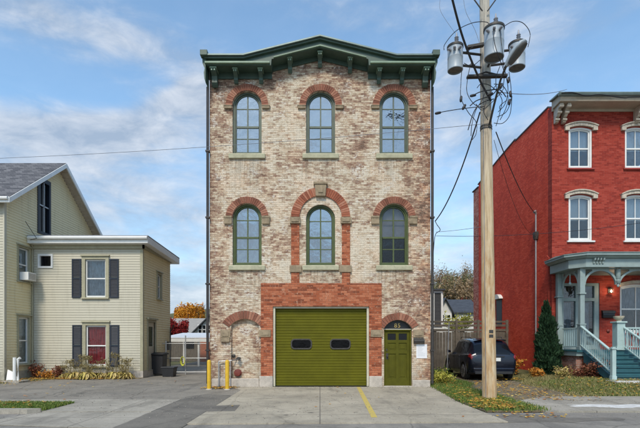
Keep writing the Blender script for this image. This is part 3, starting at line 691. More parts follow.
# arched windows
def blindmat(i): return M['curtain']
def arched_window(cx, z0, zs, fm, blind=1.0, dark=False, dark_refl=False, dim=False):
    r = ru; hz = zs + r
    m = MB(T0)
    oi = arch(cx, 2 * r, z0, zs, r * .999, inset=.0)
    ii = arch(cx, 2 * r, z0, zs, r * .999, inset=.06, bot=.055)
    m.plate(oi, [ii], -.20, -.09)
    win = m.build('window', fm, fh, bevel=.006)
    zm = FZ(125.5) - FZ(154) + z0                      # meeting rail
    m = MB(T0)
    jj2 = arch(cx, 2 * r, z0, zs, r * .999, inset=.062, bot=.057)
    kk = arch(cx, 2 * r, z0, zs, r * .999, inset=.105, bot=.12)
    # sashes: upper sash outer ring, lower sash set back
    m.plate(jj2, [kk], -.175, -.135)
    m.box(cx - r + .12, cx + r - .12, -.178, -.125, zm - .03, zm + .035)
    m.box(cx - .022, cx + .022, -.17, -.138, z0 + .13, zs + r - .12)
    m.box(cx - r + .12, cx + r - .12, -.168, -.140, zm + (zs - zm) * .9, zm + (zs - zm) * .9 + .03)
    m.box(cx - r + .12, cx + r - .12, -.168, -.140, z0 + .12 + (zm - z0 - .1) * .5, z0 + .15 + (zm - z0 - .1) * .5)
    m.build('sash', fm, win, bevel=.003)
    m = MB(T0); m.plate(arch(cx, 2 * r, z0, zs, r * .999, inset=.12, bot=.12), [], -.160, -.154); m.build('pane', M['glass_sky' if not dim else 'glass_clear'], win)
    b0 = z0 + .1 if blind >= 1 else z0 + .1 + (1 - blind) * (zs + r - z0 - .2)
    m = MB(T0)
    if blind >= 1: m.plate(arch(cx, 2 * r - .02, z0 + .02, zs, r * .98), [], -.30, -.285)
    else:
        a = arch(cx, 2 * r - .02, b0, zs, r * .98); m.plate(a, [], -.30, -.285)
    m.build('blind', M['curtain'] if not dark else M['blind_mid'], win)
    if dark_refl:  # black shapes on the blind stand in for a dark reflection in the pane
        m = MB(T0); m.plate([(cx + .08, z0 + .28), (cx + .14, z0 + .26), (cx + .15, z0 + .55), (cx + .22, z0 + .95), (cx + .17, z0 + .98), (cx + .10, z0 + .72), (cx + .02, z0 + .62), (cx + .10, z0 + .58)], [], -.283, -.275)
        m.plate([(cx + .19, z0 + .5), (cx + .27, z0 + .45), (cx + .26, z0 + .62)], [], -.283, -.275)
        m.build('painted_reflection', M['black'], win)
    m = MB(T0); m.prof([(-.2, z0 - .16), (.075, z0 - .16), (.085, z0 - .03), (.06, z0 + .0), (-.2, z0 + .045)], cx - r - .12, cx + r + .12)
    m.build('sill', M['sill'], win, bevel=.012)
    return win
for cx, k in ups: arched_window(cx, zu0, zus, M['frame_up'], {'l': 1.0, 'm': 1.0, 'r': 1.0}[k], dark_refl=(k == 'r'))
for cx, k in ups: arched_window(cx, zl0, zls if cx != .02 else FZ(219), M['frame'], 1.0 if k != 'r' else .52, dark=True, dim=(k == 'r'))
def hood(cx, zs, r0=.49, r1=.71, a0=0, n=26, mat='arch', cz=.13, cw=.27, cy=-.10):
    m = MB(T0); m.ring(cx, zs, r0 + .002, r1, a0, 180 - a0, n, -.05, .035, .14)
    o = m.build('window_arch', M[mat], fh)
    for s in (-1, 1):
        m = MB(T0)
        x0, x1 = sorted((cx + s * (r0 + .01), cx + s * (r0 + cw)))
        m.box(x0, x1, -.02, .07, zs + cy - cz, zs + cy)
        m.box(x0 - .015 if s < 0 else x0, x1 + (.015 if s > 0 else 0), -.02, .085, zs + cy - cz * .25, zs + cy + .01)
        m.build('corbel', M['stone'], o, bevel=.012)
    return o
for cx, _ in ups: hood(cx, zus, cz=.10, cy=-.02)
hood(ups[0][0], zls, cz=.26, cy=.05); hood(ups[2][0], zls, cz=.26, cy=.05)
# the large double arch of the middle window
cx = .02; zc = FZ(217)
m = MB(T0); m.ring(cx, zc, .70, .98, 0, 180, 36, -.05, .05, .12); big = m.build('window_arch', M['arch_red'], fh)
for s in (-1, 1):
    m = MB(T0)
    x0, x1 = sorted((cx + s * .67, cx + s * 1.02))
    m.box(x0, x1, .0, .10, FZ(224), FZ(217.5)); m.box(x0 + .05, x1 - .05, .1, .125, FZ(222.5), FZ(219))
    m.build('impost', M['stone'], big, bevel=.012)
m = MB(T0); m.plate([(cx - .16, FZ(197)), (cx + .16, FZ(197)), (cx + .20, FZ(184)), (cx - .20, FZ(184))], [], .0, .13)
m.box(cx - .23, cx + .23, .0, .16, FZ(185.5), FZ(183)); m.box(cx - .08, cx + .08, .12, .15, FZ(194), FZ(187.5)); m.build('keystone', M['stone'], big, bevel=.012)
for s in (-1, 1):
    m = MB(T0)
    x0, x1 = sorted((cx + s * .71, cx + s * .98)); m.box(x0, x1, .0, .035, FZ(283.5), FZ(224.2))
    m.build('pilaster', M['red_paint_brick'], big)
for s in (-1, 1):
    m = MB(T0)
    x0, x1 = sorted((cx + s * .63, cx + s * 1.03)); m.box(x0, x1, .0, .075, FZ(272.5), FZ(265.5))
    m.build('plinth_block', M['stone'], big, bevel=.012)
# red brick surround of the garage opening
m = MB(T0)
m.plate([(FX(261), FZ(376)), (FX(261), FZ(283.4)), (FX(381.5), FZ(283.4)), (FX(381.5), FZ(376)), (GX1, FZ(376)), (GX1, GZT), (GX0, GZT), (GX0, FZ(376))], [], -.01, .045)
gs = m.build('door_surround', M['red_paint_brick'], fh, bevel=.006)
for x0, x1 in ((FX(259.5), GX0), (GX1, FX(382))):
    m = MB(T0); m.box(x0, x1, -.02, .085, -.05, FZ(376)); m.build('base_block', M['base'], gs, bevel=.02)
for x0, x1 in ((FX(259), FX(271)), (FX(370.5), FX(382.5))):
    m = MB(T0); m.box(x0, x1, .0, .075, FZ(337), FZ(330)); m.box(x0 + .06, x1 - .06, .07, .09, FZ(335.3), FZ(331.7))
    m.build('impost', M['stone'], gs, bevel=.01)
# garage door
m = MB(T0); m.box(GX0, GX0 + .07, -.16, -.02, 0.014, GZT); m.box(GX1 - .07, GX1, -.16, -.02, 0.014, GZT); m.box(GX0 + .07, GX1 - .07, -.16, -.03, GZT - .06, GZT)
jb = m.build('garage_frame', M['jamb'], fh, bevel=.006)
m = MB(T0); x0, x1 = GX0 + .075, GX1 - .075; zb, zt = .02, GZT - .065; ns = 7; sh = (zt - zb) / ns
wins = [(FX(290.5), FX(312)), (FX(330), FX(351))]; wz0, wz1 = FZ(349.5), FZ(338.8)
m.box(x0, x1, -.20, -.165, zb, zt)
for k in range(ns):
    a = zb + k * sh; nr = 4
    for q in range(nr):
        z0 = a + q * sh / nr; z1 = z0 + sh / nr - (.012 if q == nr - 1 else .004)
        P = [(-.166, z0 + .001), (-.150, z0 + .012), (-.148, z1 - .012), (-.166, z1)]
        segs = [(x0, x1)]
        if z1 > wz0 and z0 < wz1: segs = [(x0, wins[0][0] + .02), (wins[0][1] - .02, wins[1][0] + .02), (wins[1][1] - .02, x1)]
        for u0, u1 in segs: m.prof(P, u0, u1)
gd = m.build('garage_door', M['olive'], fh)
def rrect(u0, u1, z0, z1, r, n=6):
    pts = []
    for cxx, czz, a in ((u1 - r, z0 + r, -90), (u1 - r, z1 - r, 0), (u0 + r, z1 - r, 90), (u0 + r, z0 + r, 180)):
        for k in range(n + 1): t = R(a + 90 * k / n); pts.append((cxx + r * math.cos(t), czz + r * math.sin(t)))
    return pts
for u0, u1 in wins:
    m = MB(T0); m.plate(rrect(u0, u1, wz0, wz1, .13), [rrect(u0 + .045, u1 - .045, wz0 + .045, wz1 - .045, .09)], -.165, -.13); f_ = m.build('door_window', M['iron'], gd, bevel=.006)
    m = MB(T0); m.plate(rrect(u0 + .04, u1 - .04, wz0 + .04, wz1 - .04, .09), [], -.16, -.152); m.build('pane', M['dark_pane'], f_)
m = MB(T0); m.box(x0, x1, -.2, -.14, .013, .03); m.build('bottom_seal', M['black'], gd)
# entrance door
dcx = (DX0 + DX1) / 2
m = MB(T0); oi = arch(dcx, DX1 - DX0, .012, DZS, DZR); ii = arch(dcx, DX1 - DX0, .012, DZS, DZR, inset=.06)
m.plate([(DX0, .012), (DX0 + .05, .012), (DX0 + .05, DZS - .02), (DX1 - .05, DZS - .02), (DX1 - .05, .012), (DX1, .012)] + oi[2:], [], -.22, -.10) if False else None
m.box(DX0 + .002, DX0 + .05, -.22, -.10, .013, DZS); m.box(DX1 - .05, DX1 - .002, -.22, -.10, .013, DZS); m.box(DX0 + .05, DX1 - .05, -.22, -.085, DZS - .075, DZS - .01)
df = m.build('door_frame', M['olive_d'], fh, bevel=.004)
m = MB(T0); m.box(DX0 + .01, DX1 - .01, -.10, -.07, DZS - .035, DZS - .012); m.build('frame_strip', M['jamb'], df)
m = MB(T0); tz = arch(dcx, DX1 - DX0 - .004, DZS - .008, DZS, DZR - .004)[2:]; m.plate([(DX0 + .002, DZS - .008), (DX1 - .002, DZS - .008)] + tz, [], -.22, -.15); tr = m.build('transom', M['black'], fh)
cu = bpy.data.curves.new('house_number', 'FONT'); cu.body = '85'; cu.size = .20; cu.extrude = .008; cu.align_x = 'CENTER'; cu.space_character = 1.15
tmp = bpy.data.objects.new('tmp', cu); COL.objects.link(tmp); bpy.context.view_layer.update()
me = bpy.data.meshes.new_from_object(tmp.evaluated_get(bpy.context.evaluated_depsgraph_get())); bpy.data.objects.remove(tmp)
hn = bpy.data.objects.new('house_number', me); COL.objects.link(hn); hn.parent = tr; hn['_o'] = tr['_o']; me.materials.clear(); me.materials.append(M['gold'])
hn.rotation_euler = (R(90), 0, 0); hn.location = (dcx - 0, FY + .137 - FY, DZS + .035)
m = MB(T0); a0, a1 = DX0 + .053, DX1 - .053; zt = DZS - .08
lz0, lz1 = FZ(340), FZ(333.5); mid = dcx
panels = [(a0 + .10, mid - .05, .28, 1.10), (mid + .05, a1 - .10, .28, 1.10), (a0 + .10, mid - .05, 1.22, lz0 - .1), (mid + .05, a1 - .10, 1.22, lz0 - .1)]
lights = [(a0 + .09, mid - .05, lz0, lz1), (mid + .05, a1 - .09, lz0, lz1)]
m.plate(rect(a0, a1, .02, zt), [rect(*p) for p in panels + lights], -.19, -.14)
dr = m.build('door', M['olive_d'], fh, bevel=.006)
m = MB(T0)
for p in panels: m.box(p[0] - .002, p[1] + .002, -.18, -.165, p[2] - .002, p[3] + .002); m.box(p[0] + .05, p[1] - .05, -.165, -.152, p[2] + .05, p[3] - .05)
m.build('door_panel', M['olive_d'], dr, bevel=.008)
m = MB(T0)
for p in lights: m.box(p[0], p[1], -.175, -.165, p[2], p[3])
m.build('pane', M['carglass'], dr)
m = MB(T0); m.lathe(T0((a0 + .07, -.14, 1.02)) if False else (a0 + .07, -.14, 1.02), [(.03, 0), (.03, .01), (.012, .015), (.012, .04), (.03, .05), (.032, .07), (.015, .085)], 12, (0, 1, 0))
m.box(a0 + .03, a0 + .11, -.142, -.13, .92, 1.12); m.box(a0 + .035, a0 + .075, -.142, -.12, 1.2, 1.27)
m.build('handle', M['iron'], dr)
m = MB(T0); m.box(DX0 - .03, DX1 + .03, -.22, .12, -.02, .03); m.build('threshold', M['base'], fh, bevel=.01)
# segmental brick arches
def seg_hood(u0, u1, zs, rise, th, n, name='brick_arch', mat='arch', ext=0):
    a = (u1 - u0) / 2; Rr = (rise * rise + a * a) / (2 * rise); zc = zs + rise - Rr; t = math.degrees(math.asin(a / Rr)) + ext
    m = MB(T0); m.ring((u0 + u1) / 2, zc, Rr + .003, Rr + th, 90 - t, 90 + t, n, -.06, .03, .12); return m.build(name, M[mat], fh)
seg_hood(BA[0], BA[1], BA[2], BA[3], .27, 17, ext=9); seg_hood(DX0, DX1, DZS, DZR, .24, 15)
m = MB(T0); m.plate(arch((BA[0] + BA[1]) / 2, BA[1] - BA[0] - .004, FZ(378) + .002, BA[2], BA[3] - .003), [], -.30, -.12); m.build('bricked_opening', M['facade'], fh)
m = MB(T0); m.box(FX(221), FX(230), .0, .09, FZ(342), FZ(338)); m.box(FX(221), FX(230.5), .0, .06, FZ(337.8), FZ(330)); m.box(FX(222.5), FX(229), .06, .08, FZ(336.4), FZ(331.5))
m.build('impost', M['stone'], fh, bevel=.01)
m = MB(T0); m.box(FX(413), FX(423.5), .0, .06, FZ(337.3), FZ(330)); m.box(FX(414.5), FX(422), .06, .08, FZ(335.8), FZ(331.5))
m.build('impost', M['stone'], fh, bevel=.01)
m = MB(T0); m.box(FX(212.0), FX(259.3), -.02, .05, -.05, FZ(378.5)); m.build('base_course', M['base'], fh, bevel=.02); m = MB(T0); m.box(FX(412.3), FX(430), -.02, .06, -.05, FZ(380)); m.build('base_course', M['base'], fh, bevel=.02)
# downpipes
for s in (-1, 1):
    m = MB(T0); x = s * 3.725
    m.tube([(x, .08, .12), (x, .08, 9.95)], .045, 10)
    for z in (1.2, 3.4, 5.6, 7.8): m.box(x - .065, x + .065, -.01, .14, z, z + .05)
    m.build('downpipe', M['pipe'] if s < 0 else M['iron'], fh)
# wall fittings on the bricked-up arch
m = MB(T0); m.tube([(FX(219.5), .10, 0), (FX(219.5), .10, .86)], .02, 8); m.tube([(FX(219.5), .10, .86), (FX(232), .08, .89), (FX(236), -.1, .9)], .016, 8)
m.tube([(FX(231), .10, 0), (FX(231), .1, .88)], .012, 8)
m.build('pipe_rail', M['steel'], fh)
m = MB(T0); m.lathe((FX(237.3), -.12, FZ(373)), [(.13, 0), (.13, .03), (.085, .04), (.085, .12), (.1, .12), (.1, .15), (.04, .16)], 18, (0, 1, 0)); m.build('hydrant_inlet', M['rust'], fh, smooth=True)
m = MB(T0); m.lathe((FX(233), -.12, FZ(356)), [(.06, 0), (.06, .03), (.02, .05)], 12, (0, 1, 0)); m.tube([(FX(238.5), -.12, FZ(358.5)), (FX(238.5), .1, FZ(358.5))], .05, 10)
m.tube([(FX(236), .02, FZ(359)), (FX(241), .02, FZ(358))], .022, 8); m.build('wall_valve', M['iron'], fh)

# notice and letterbox
nb = thing('notice', 'white paper notice fixed to the brick right of the entrance door', 'sign', (FX(421.5), FY, FZ(358)))
m = MB(T0); m.box(FX(416.3), FX(427), .0, .012, FZ(358.3), FZ(344.3)); m.build('sheet', M['paper'], nb)
m = MB(T0)
rr = random.Random(4)
for k in range(9): m.box(FX(417.5), FX(417.5) + .27 * rr.uniform(.5, 1), .012, .0135, FZ(346.6 + k * 1.15) - .006, FZ(346.6 + k * 1.15))
m.build('print', M['steel'], nb)
m = MB(T0); m.prof([(.0, FZ(343.4)), (.10, FZ(343.4)), (.12, FZ(341)), (.11, FZ(339.4)), (.0, FZ(338.6))], FX(413.4), FX(424)); 
lb = m.build('letterbox', M['iron'], bevel=.006); tag(lb, 'small dark metal letterbox on the wall above the white notice', 'letterbox')
# bollards
def bollard(x, y, label):
    b = thing('bollard', label, 'bollard', (x, y, 0), 'yellow bollards at the firehouse corner')
    m = MB(); m.lathe((x, y, -.02), [(.062, 0), (.062, .90), (.055, .935), (.035, .955), (.0, .96)], 16); m.build('post', M['yellow'], b, smooth=True)
    m = MB(); m.lathe((x, y, 0), [(.10, 0), (.10, .02), (.07, .035)], 14); m.build('footing', M['base'], b)
bollard(at(209, 341, 14.15).x, 14.15, 'yellow steel bollard in front of the dark left downpipe')
bollard(at(227.2, 341, 14.1).x, 14.1, 'yellow steel bollard in front of the bricked-up arch')

# ------------------------------------------------------------------ cream house on the left
XG = -11.9; YA = 18.6
def clap(m, u0f, u1f, z0, z1, holes, step=.105, thick=.02):
    z = z0
    while z < z1 - .01:
        zz = min(z + step, z1); zm_ = (z + zz) / 2; a, b = u0f(zm_), u1f(zm_)
        if b > a:
            segs = [(a, b)]
            for (h0, h1, q0, q1) in holes:
                if zz > q0 + .003 and z < q1 - .003:
                    ns_ = []
                    for s0, s1 in segs:
                        if h1 <= s0 or h0 >= s1: ns_.append((s0, s1)); continue
                        if h0 > s0: ns_.append((s0, h0))
                        if h1 < s1: ns_.append((h1, s1))
                    segs = ns_
            for s0, s1 in segs: m.prof([(0, z), (thick, z), (.004, zz + .004), (0, zz + .004)], s0, s1)
        z += step
ch = thing('clapboard_house', 'cream clapboard house with grey shingle gable and flat roofed wing', 'house', (-10, 18.6, 0))
ZE = 6.95; ZR = 9.42; YN, YR, YF = 16.95, 20.35, 23.75
slope = (ZR - ZE) / (YR - YN)
# main body, gable wall faces +X
aw = (18.98, 19.78, FZ(0) * 0 + 6.15, 8.40)
w2 = (17.72, 18.36, 3.92, 5.25); w1 = (17.72, 18.36, .62, 2.48)
gp = [(YN, -.05), (YF, -.05), (YF, ZE), (YR, ZR), (YN, ZE)]
m = MB(EAST(XG)); m.plate(gp, [rect(*aw), rect(*w1), rect(*w2)], -.15, 0)
m.build('wall', M['siding'], ch)
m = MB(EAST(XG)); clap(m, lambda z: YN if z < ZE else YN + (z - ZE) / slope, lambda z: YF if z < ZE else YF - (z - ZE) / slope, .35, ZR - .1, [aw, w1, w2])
m.build('siding', M['siding_lit'], ch)
m = MB(); m.box(-22, XG - .152, YN, YN + .15, -.05, ZE); m.box(-22, XG - .152, YF - .15, YF, -.05, ZE); m.box(-22.1, -21.95, YN + .152, YF - .152, -.05, ZE); m.build('wall', M['siding'], ch)
m = MB(FRONT(YN)); clap(m, lambda z: -22, lambda z: XG, .35, ZE, []); m.build('siding', M['siding'], ch)
m = MB(); m.box(XG - .02, XG + .035, YN - .035, YN + .09, .3, ZE); m.build('corner_board', M['siding'], ch)
# roof
ov = .32
def roofslab(m, ya, za, yb, zb, x0, x1, th):
    m.hexa([(x0, ya, za), (x1, ya, za), (x1, yb, zb), (x0, yb, zb), (x0, ya, za + th), (x1, ya, za + th), (x1, yb, zb + th), (x0, yb, zb + th)])
m = MB(); ye = YN - ov; zee = ZE - ov * slope
roofslab(m, ye, zee + .10, YR, ZR + .10, -22.5, XG + .42, .06); roofslab(m, YF + ov, zee + .10, YR + .001, ZR + .10, -22.5, XG + .42, .06)
m.build('roof', M['shingle'], ch)
m = MB(); roofslab(m, ye, zee - .06, YR, ZR - .06, XG + .40, XG + .455, .20); roofslab(m, YF + ov, zee - .06, YR + .001, ZR - .06, XG + .40, XG + .455, .20)
m.box(-22.5, XG + .455, ye - .05, ye - .002, zee - .07, zee + .14)
m.tube([(-22.5, ye - .09, zee + .08), (XG + .42, ye - .09, zee + .08)], .06, 8)
m.build('rake_board', M['white'], ch, bevel=.006)
m = MB(); roofslab(m, ye, zee + .02, YR, ZR + .02, XG + .002, XG + .398, .05); roofslab(m, YF + ov, zee + .02, YR + .001, ZR + .02, XG + .002, XG + .398, .05)
for k in range(15):
    t = k / 15; y = YF + ov + (YR - YF - ov) * t; z = zee + (ZR - zee) * t; m.box(XG + .01, XG + .39, y - .01, y + .01, z - .005, z + .03)
m.build('soffit', M['soffit'], ch)
# attic window
m = MB(EAST(XG)); m.plate(rect(aw[0] - .06, aw[1] + .06, aw[2] - .06, aw[3] + .12), [rect(aw[0] + .06, aw[1] - .06, aw[2] + .06, aw[3] - .06)], -.05, .045)
awf = m.build('attic_window', M['shutter'], ch)
m = MB(EAST(XG)); m.box((aw[0] + aw[1]) / 2 - .02, (aw[0] + aw[1]) / 2 + .02, -.03, .02, aw[2], aw[3]); m.box(aw[0], aw[1], -.03, .02, 7.3, 7.35); m.build('muntin', M['steel'], awf)
m = MB(EAST(XG)); m.box(aw[0], aw[1], -.06, -.05, aw[2], aw[3]); m.build('pane', M['carglass'], awf)
def rect_win(root, T, u0, u1, z0, z1, sash='white', casing='casing', cw=.09, curtain=None, head=True, glassm='glass', cdep=-.16, up_only=None, muntin=False, cc=.05):
    m = MB(T); m.plate(rect(u0 - cw, u1 + cw, z0 - .05, z1 + cw), [rect(u0 + .004, u1 - .004, z0, z1)], -.10, cc)
    if head: m.prof([(0, z1 + cw), (cc + .06, z1 + cw), (cc + .05, z1 + cw + .04), (0, z1 + cw + .07)], u0 - cw - .04, u1 + cw + .04)
    m.prof([(-.1, z0 - .05), (cc + .06, z0 - .06), (cc + .05, z0 - .01), (-.1, z0 + .01)], u0 - cw - .02, u1 + cw + .02)
    wn = m.build('window', M[casing], root, bevel=.006)
    m = MB(T); zm = (z0 + z1) / 2; t = .055
    m.plate(rect(u0 + .006, u1 - .006, z0 + .012, z1 - .003), [rect(u0 + t, u1 - t, z0 + t + .02, zm - .025), rect(u0 + t, u1 - t, zm + .025, z1 - t)], -.08, -.03)
    if muntin: m.box((u0 + u1) / 2 - .014, (u0 + u1) / 2 + .014, -.07, -.035, z0 + .05, z1 - .05)
    m.build('sash', M[sash], wn, bevel=.004)
    m = MB(T); m.box(u0 + .02, u1 - .02, -.066, -.060, z0 + .03, z1 - .02); m.build('pane', M[glassm], wn)
    if curtain:
        m = MB(T); c0 = z0 - .0 if up_only is None else z0 + (z1 - z0) * up_only
        n = 14; dz = 0
        for k in range(n):
            a = u0 - .03 + (u1 - u0 + .06) * k / n; b = u0 - .03 + (u1 - u0 + .06) * (k + 1) / n; o = .02 * (k % 2)
            i = m.V([(a, cdep - o, c0), (b, cdep - .02 + o, c0), (b, cdep - .02 + o, z1 + .05), (a, cdep - o, z1 + .05)]); m.f.append((i, i + 1, i + 2, i + 3))
        m.build('curtain', M[curtain], wn)
    return wn
TG = EAST(XG)
acw = rect_win(ch, TG, *w2, cw=.07, curtain='net', up_only=.5); rect_win(ch, TG, *w1, cw=.07, curtain='net', up_only=.6)
ac = thing('air_conditioner', 'white window air conditioner under the side window of the cream house', 'air conditioner', (XG + .2, 18.05, 3.93))
m = MB(TG); m.box(17.80, 18.30, .0, .36, 3.95, 4.27); m.build('case', M['white'], ac, bevel=.012)
m = MB(TG)
for k in range(8): m.box(17.84, 18.26, .36, .372, 3.99 + k * .032, 4.005 + k * .032)
m.build('grille', M['steel'], ac)
# wing
AX0, AX1 = XG + .0, at(142.5, 341, YA).x; ZA = 5.50; YB = 22.0
wa = [(at(85.5, 0, YA).x, at(106, 0, YA).x, FZ(0) * 0 + EYE + (HY - 297.5) / 24.2, EYE + (HY - 259.5) / 24.2),
      (at(86, 0, YA).x, at(106.5, 0, YA).x, EYE + (HY - 366) / 24.2, EYE + (HY - 325.5) / 24.2)]
sm = (at(39.5, 0, YA).x, at(52, 0, YA).x, EYE + (HY - 267) / 24.2, EYE + (HY - 255.3) / 24.2)
m = MB(FRONT(YA)); m.plate(rect(AX0 + .04, AX1, -.05, ZA), [rect(*w) for w in wa] + [rect(*sm)], -.15, 0); m.build('wall', M['siding'], ch)
m = MB(FRONT(YA)); clap(m, lambda z: AX0 + .04, lambda z: AX1 - .0, .30, ZA, wa + [sm]); m.build('siding', M['siding'], ch)
sw = (20.25, 20.72, 3.45, 4.55); sdoor = (19.15, 19.95, .25, 2.35)
TE = EAST(AX1)
m = MB(TE); m.plate(rect(YA + .152, YB, -.05, ZA), [rect(*sw), rect(*sdoor)], -.15, 0); m.build('wall', M['siding_lit'], ch)
m = MB(TE); clap(m, lambda z: YA + .02, lambda z: YB, .30, ZA, [sw, sdoor]); m.build('siding', M['siding_lit'], ch)
m = MB(); m.box(AX0, AX1 - .16, YB - .15, YB, -.05, ZA - .01); m.box(AX0 + .05, AX1 - .16, YA + .16, YB - .16, 2.7, 2.85); m.build('wall', M['siding'], ch)
m = MB(); m.box(AX1 - .09, AX1 + .028, YA - .028, YA + .09, .28, ZA); m.build('corner_board', M['casing'], ch, bevel=.004)
m = MB(); m.box(AX0 + .02, AX1 + .03, YA - .03, YA + .1, -.05, .29); m.box(AX1 - .1, AX1 + .03, YA + .102, YB, -.05, .29); m.build('foundation', M['base'], ch)
m = MB(); m.box(XG - .1, XG + .03, YN - .03, YA - .04, -.05, .34); m.box(-22, XG - .11, YN - .03, YN + .1, -.05, .34); m.build('foundation', M['siding'], ch)
# wing roof: low, falling gently to the rear
m = MB(); e = .36
zf, zbk = 5.66, 5.50
P = [(AX0 + .02, YA - e), (AX1 + e, YA - e), (AX1 + e, YB + e), (AX0 + .02, YB + e)]
hz_ = lambda y: zf + (zbk - zf) * (y - YA + e) / (YB - YA + 2 * e)
m.hexa([(x, y, hz_(y) + .12) for x, y in P] + [(x, y, hz_(y) + .16) for x, y in P])
m.build('roof', M['flatroof'], ch)
m = MB()
m.hexa([(x, y, hz_(y) - .16 - (0)) for x, y in P] + [(x, y, hz_(y) + .117) for x, y in P]); ea = m.build('eave', M['white'], ch, bevel=.02)
m = MB(); m.tube([(AX0 + .1, YA - e - .06, zf + .05), (AX1 + e, YA - e - .06, zf + .05)], .065, 8); m.build('gutter', M['white'], ea)
m = MB(); m.box(AX0 + .03, AX1 + .10, YA - .1, YA - .03, ZA - .16, ZA - .005); m.box(AX1 + .03, AX1 + .1, YA - .1, YB, ZA - .16, ZA - .005); m.build('frieze_board', M['casing'], ch)
for i, wn in enumerate(wa):
    rect_win(ch, FRONT(YA), *wn, cw=.13, curtain='lace' if i == 0 else 'red_curtain', cdep=-.10 if i else -.17, glassm='glass_clear' if i else 'glass')
    for s in (-1, 1):
        c = (wn[0] + wn[1]) / 2 + s * ((wn[1] - wn[0]) / 2 + .16 + .19)
        m = MB(FRONT(YA)); u0, u1, z0, z1 = c - .19, c + .19, wn[2] - .02, wn[3] + .02
        m.plate(rect(u0, u1, z0, z1), [rect(u0 + .05, u1 - .05, z0 + .06, (z0 + z1) / 2 - .03), rect(u0 + .05, u1 - .05, (z0 + z1) / 2 + .03, z1 - .06)], .022, .058)
        z = z0 + .06
        while z < z1 - .08:
            if abs(z + .02 - (z0 + z1) / 2) > .05: m.prof([(.026, z), (.052, z), (.030, z + .038)], u0 + .05, u1 - .05)
            z += .045
        m.build('shutter', M['shutter'], ch)
m = MB(FRONT(YA)); m.plate(rect(sm[0] - .05, sm[1] + .05, sm[2] - .05, sm[3] + .05), [rect(sm[0] + .03, sm[1] - .03, sm[2] + .03, sm[3] - .03)], -.06, .045); sf = m.build('window', M['white'], ch, bevel=.004)
m = MB(FRONT(YA)); m.box(sm[0], sm[1], -.06, -.05, sm[2], sm[3]); m.build('pane', M['carglass'], sf)
rect_win(ch, TE, *sw, sash='white', cw=.09, curtain='net')
m = MB(TE); m.plate(rect(sdoor[0] - .1, sdoor[1] + .1, .27, 2.45), [rect(sdoor[0], sdoor[1], .272, 2.35)], -.05, .05); m.box(sdoor[0] - .16, sdoor[1] + .16, .03, .12, 2.45, 2.52)
sdf = m.build('side_door', M['casing'], ch)
m = MB(TE); m.plate(rect(sdoor[0] + .003, sdoor[1] - .003, .26, 2.345), [rect(sdoor[0] + .15, sdoor[1] - .15, 1.3, 2.15)], -.06, -.02); m.build('door_leaf', M['siding'], sdf)
m = MB(TE); m.box(sdoor[0] + .14, sdoor[1] - .14, -.05, -.04, 1.29, 2.16); m.build('pane', M['carglass'], sdf)
m = MB(); x = XG + .06; m.tube([(x, YA - .07, .3), (x, YA - .07, 5.35), (x + .1, YA - .3, 5.6)], .035, 8); m.build('downpipe', M['casing'], ch)
m = MB(); m.tube([(AX1 + .06, YB - .1, .5), (AX1 + .06, YB - .1, 2.0), (AX1 + .3, YB - .3, 2.3)], .03, 8); m.tube([(AX1 + .1, YB - .25, .3), (AX1 + .1, YB - .25, 2.2)], .02, 6)
m.box(AX1 + .02, AX1 + .2, YB - .7, YB - .4, 1.1, 1.5); m.build('meter_pipes', M['iron'], ch)
# chimney of the utility line on left: service bracket
m = MB(); m.tube([(XG + .03, 18.3, 5.62), (XG + .5, 18.1, 5.66), (XG + .9, 16.8, 6.0)], .012, 6); o = m.build('service_bracket', M['iron'], ch)

# white standpipe and pad by the corner
wp = thing('vent_pipe', 'pair of white plastic pipes on a pale pad by the cream house', 'pipe', (at(15, 0, 16.7).x, 16.7, 0))
x = at(14.5, 0, 16.7).x
m = MB(); m.tube([(x, 16.7, 0), (x, 16.7, .92)], .055, 12); m.tube([(x + .12, 16.72, 0), (x + .12, 16.72, .86), (x + .2, 16.72, .9)], .05, 12); m.build('tube', M['white'], wp)
m = MB(); m.box(x - .35, x + .42, 16.3, 17.0, -.02, .07); m.build('pad', M['walk'], wp, bevel=.02)
m = MB(); m.hexa([(x - .45, 16.9, .05), (x - .1, 16.9, .05), (x - .1, 17.1, .05), (x - .45, 17.1, .05), (x - .5, 17.05, .45), (x - .3, 17.05, .35), (x - .3, 17.1, .35), (x - .5, 17.1, .45)]); m.build('sheet', M['white'], wp)

# ------------------------------------------------------------------ red row house on the right
YR0 = 18.6; XW = 9.59; k6 = FPX / YR0
RZ = lambda py: EYE + (HY - py) / k6; RX = lambda px: (px - CX) / k6
rh = thing('red_row_house', 'tall red brick row house with bracketed cornice and pale arched sash windows', 'house', (XW, YR0, 0))
XE = 17.6; GR = .15
wins3 = [(RX(568.6), RX(592.3)), (RX(625), RX(648.7)), (RX(681.4), RX(705))]
z3, z3s, r3 = RZ(168), RZ(129.3), RZ(127) - RZ(129.3)
z2, z2s, r2_ = RZ(240.5), RZ(197.2), RZ(194.7) - RZ(197.2)
TF = FRONT(YR0); TW = WEST(XW)
entry = (RX(561.5), RX(599.5), 1.19, RZ(283)); lowwin = [(RX(620), RX(655), RZ(333), RZ(287)), (RX(675), RX(705), RZ(333), RZ(287))]
hol = [arch((a + b) / 2, b - a, z3, z3s, r3) for a, b in wins3] + [arch((a + b) / 2, b - a, z2, z2s, r2_) for a, b in wins3]
hol += [rect(*entry)] + [arch((a + b) / 2, b - a, z, t, .12) for a, b, z, t in lowwin]
m = MB(TF); m.plate(rect(XW, XE, -.05, 11.25), hol, -.32, 0); m.build('wall', M['row_front'], rh)
sdw = (23.75, 24.35, 2.35, 3.75)
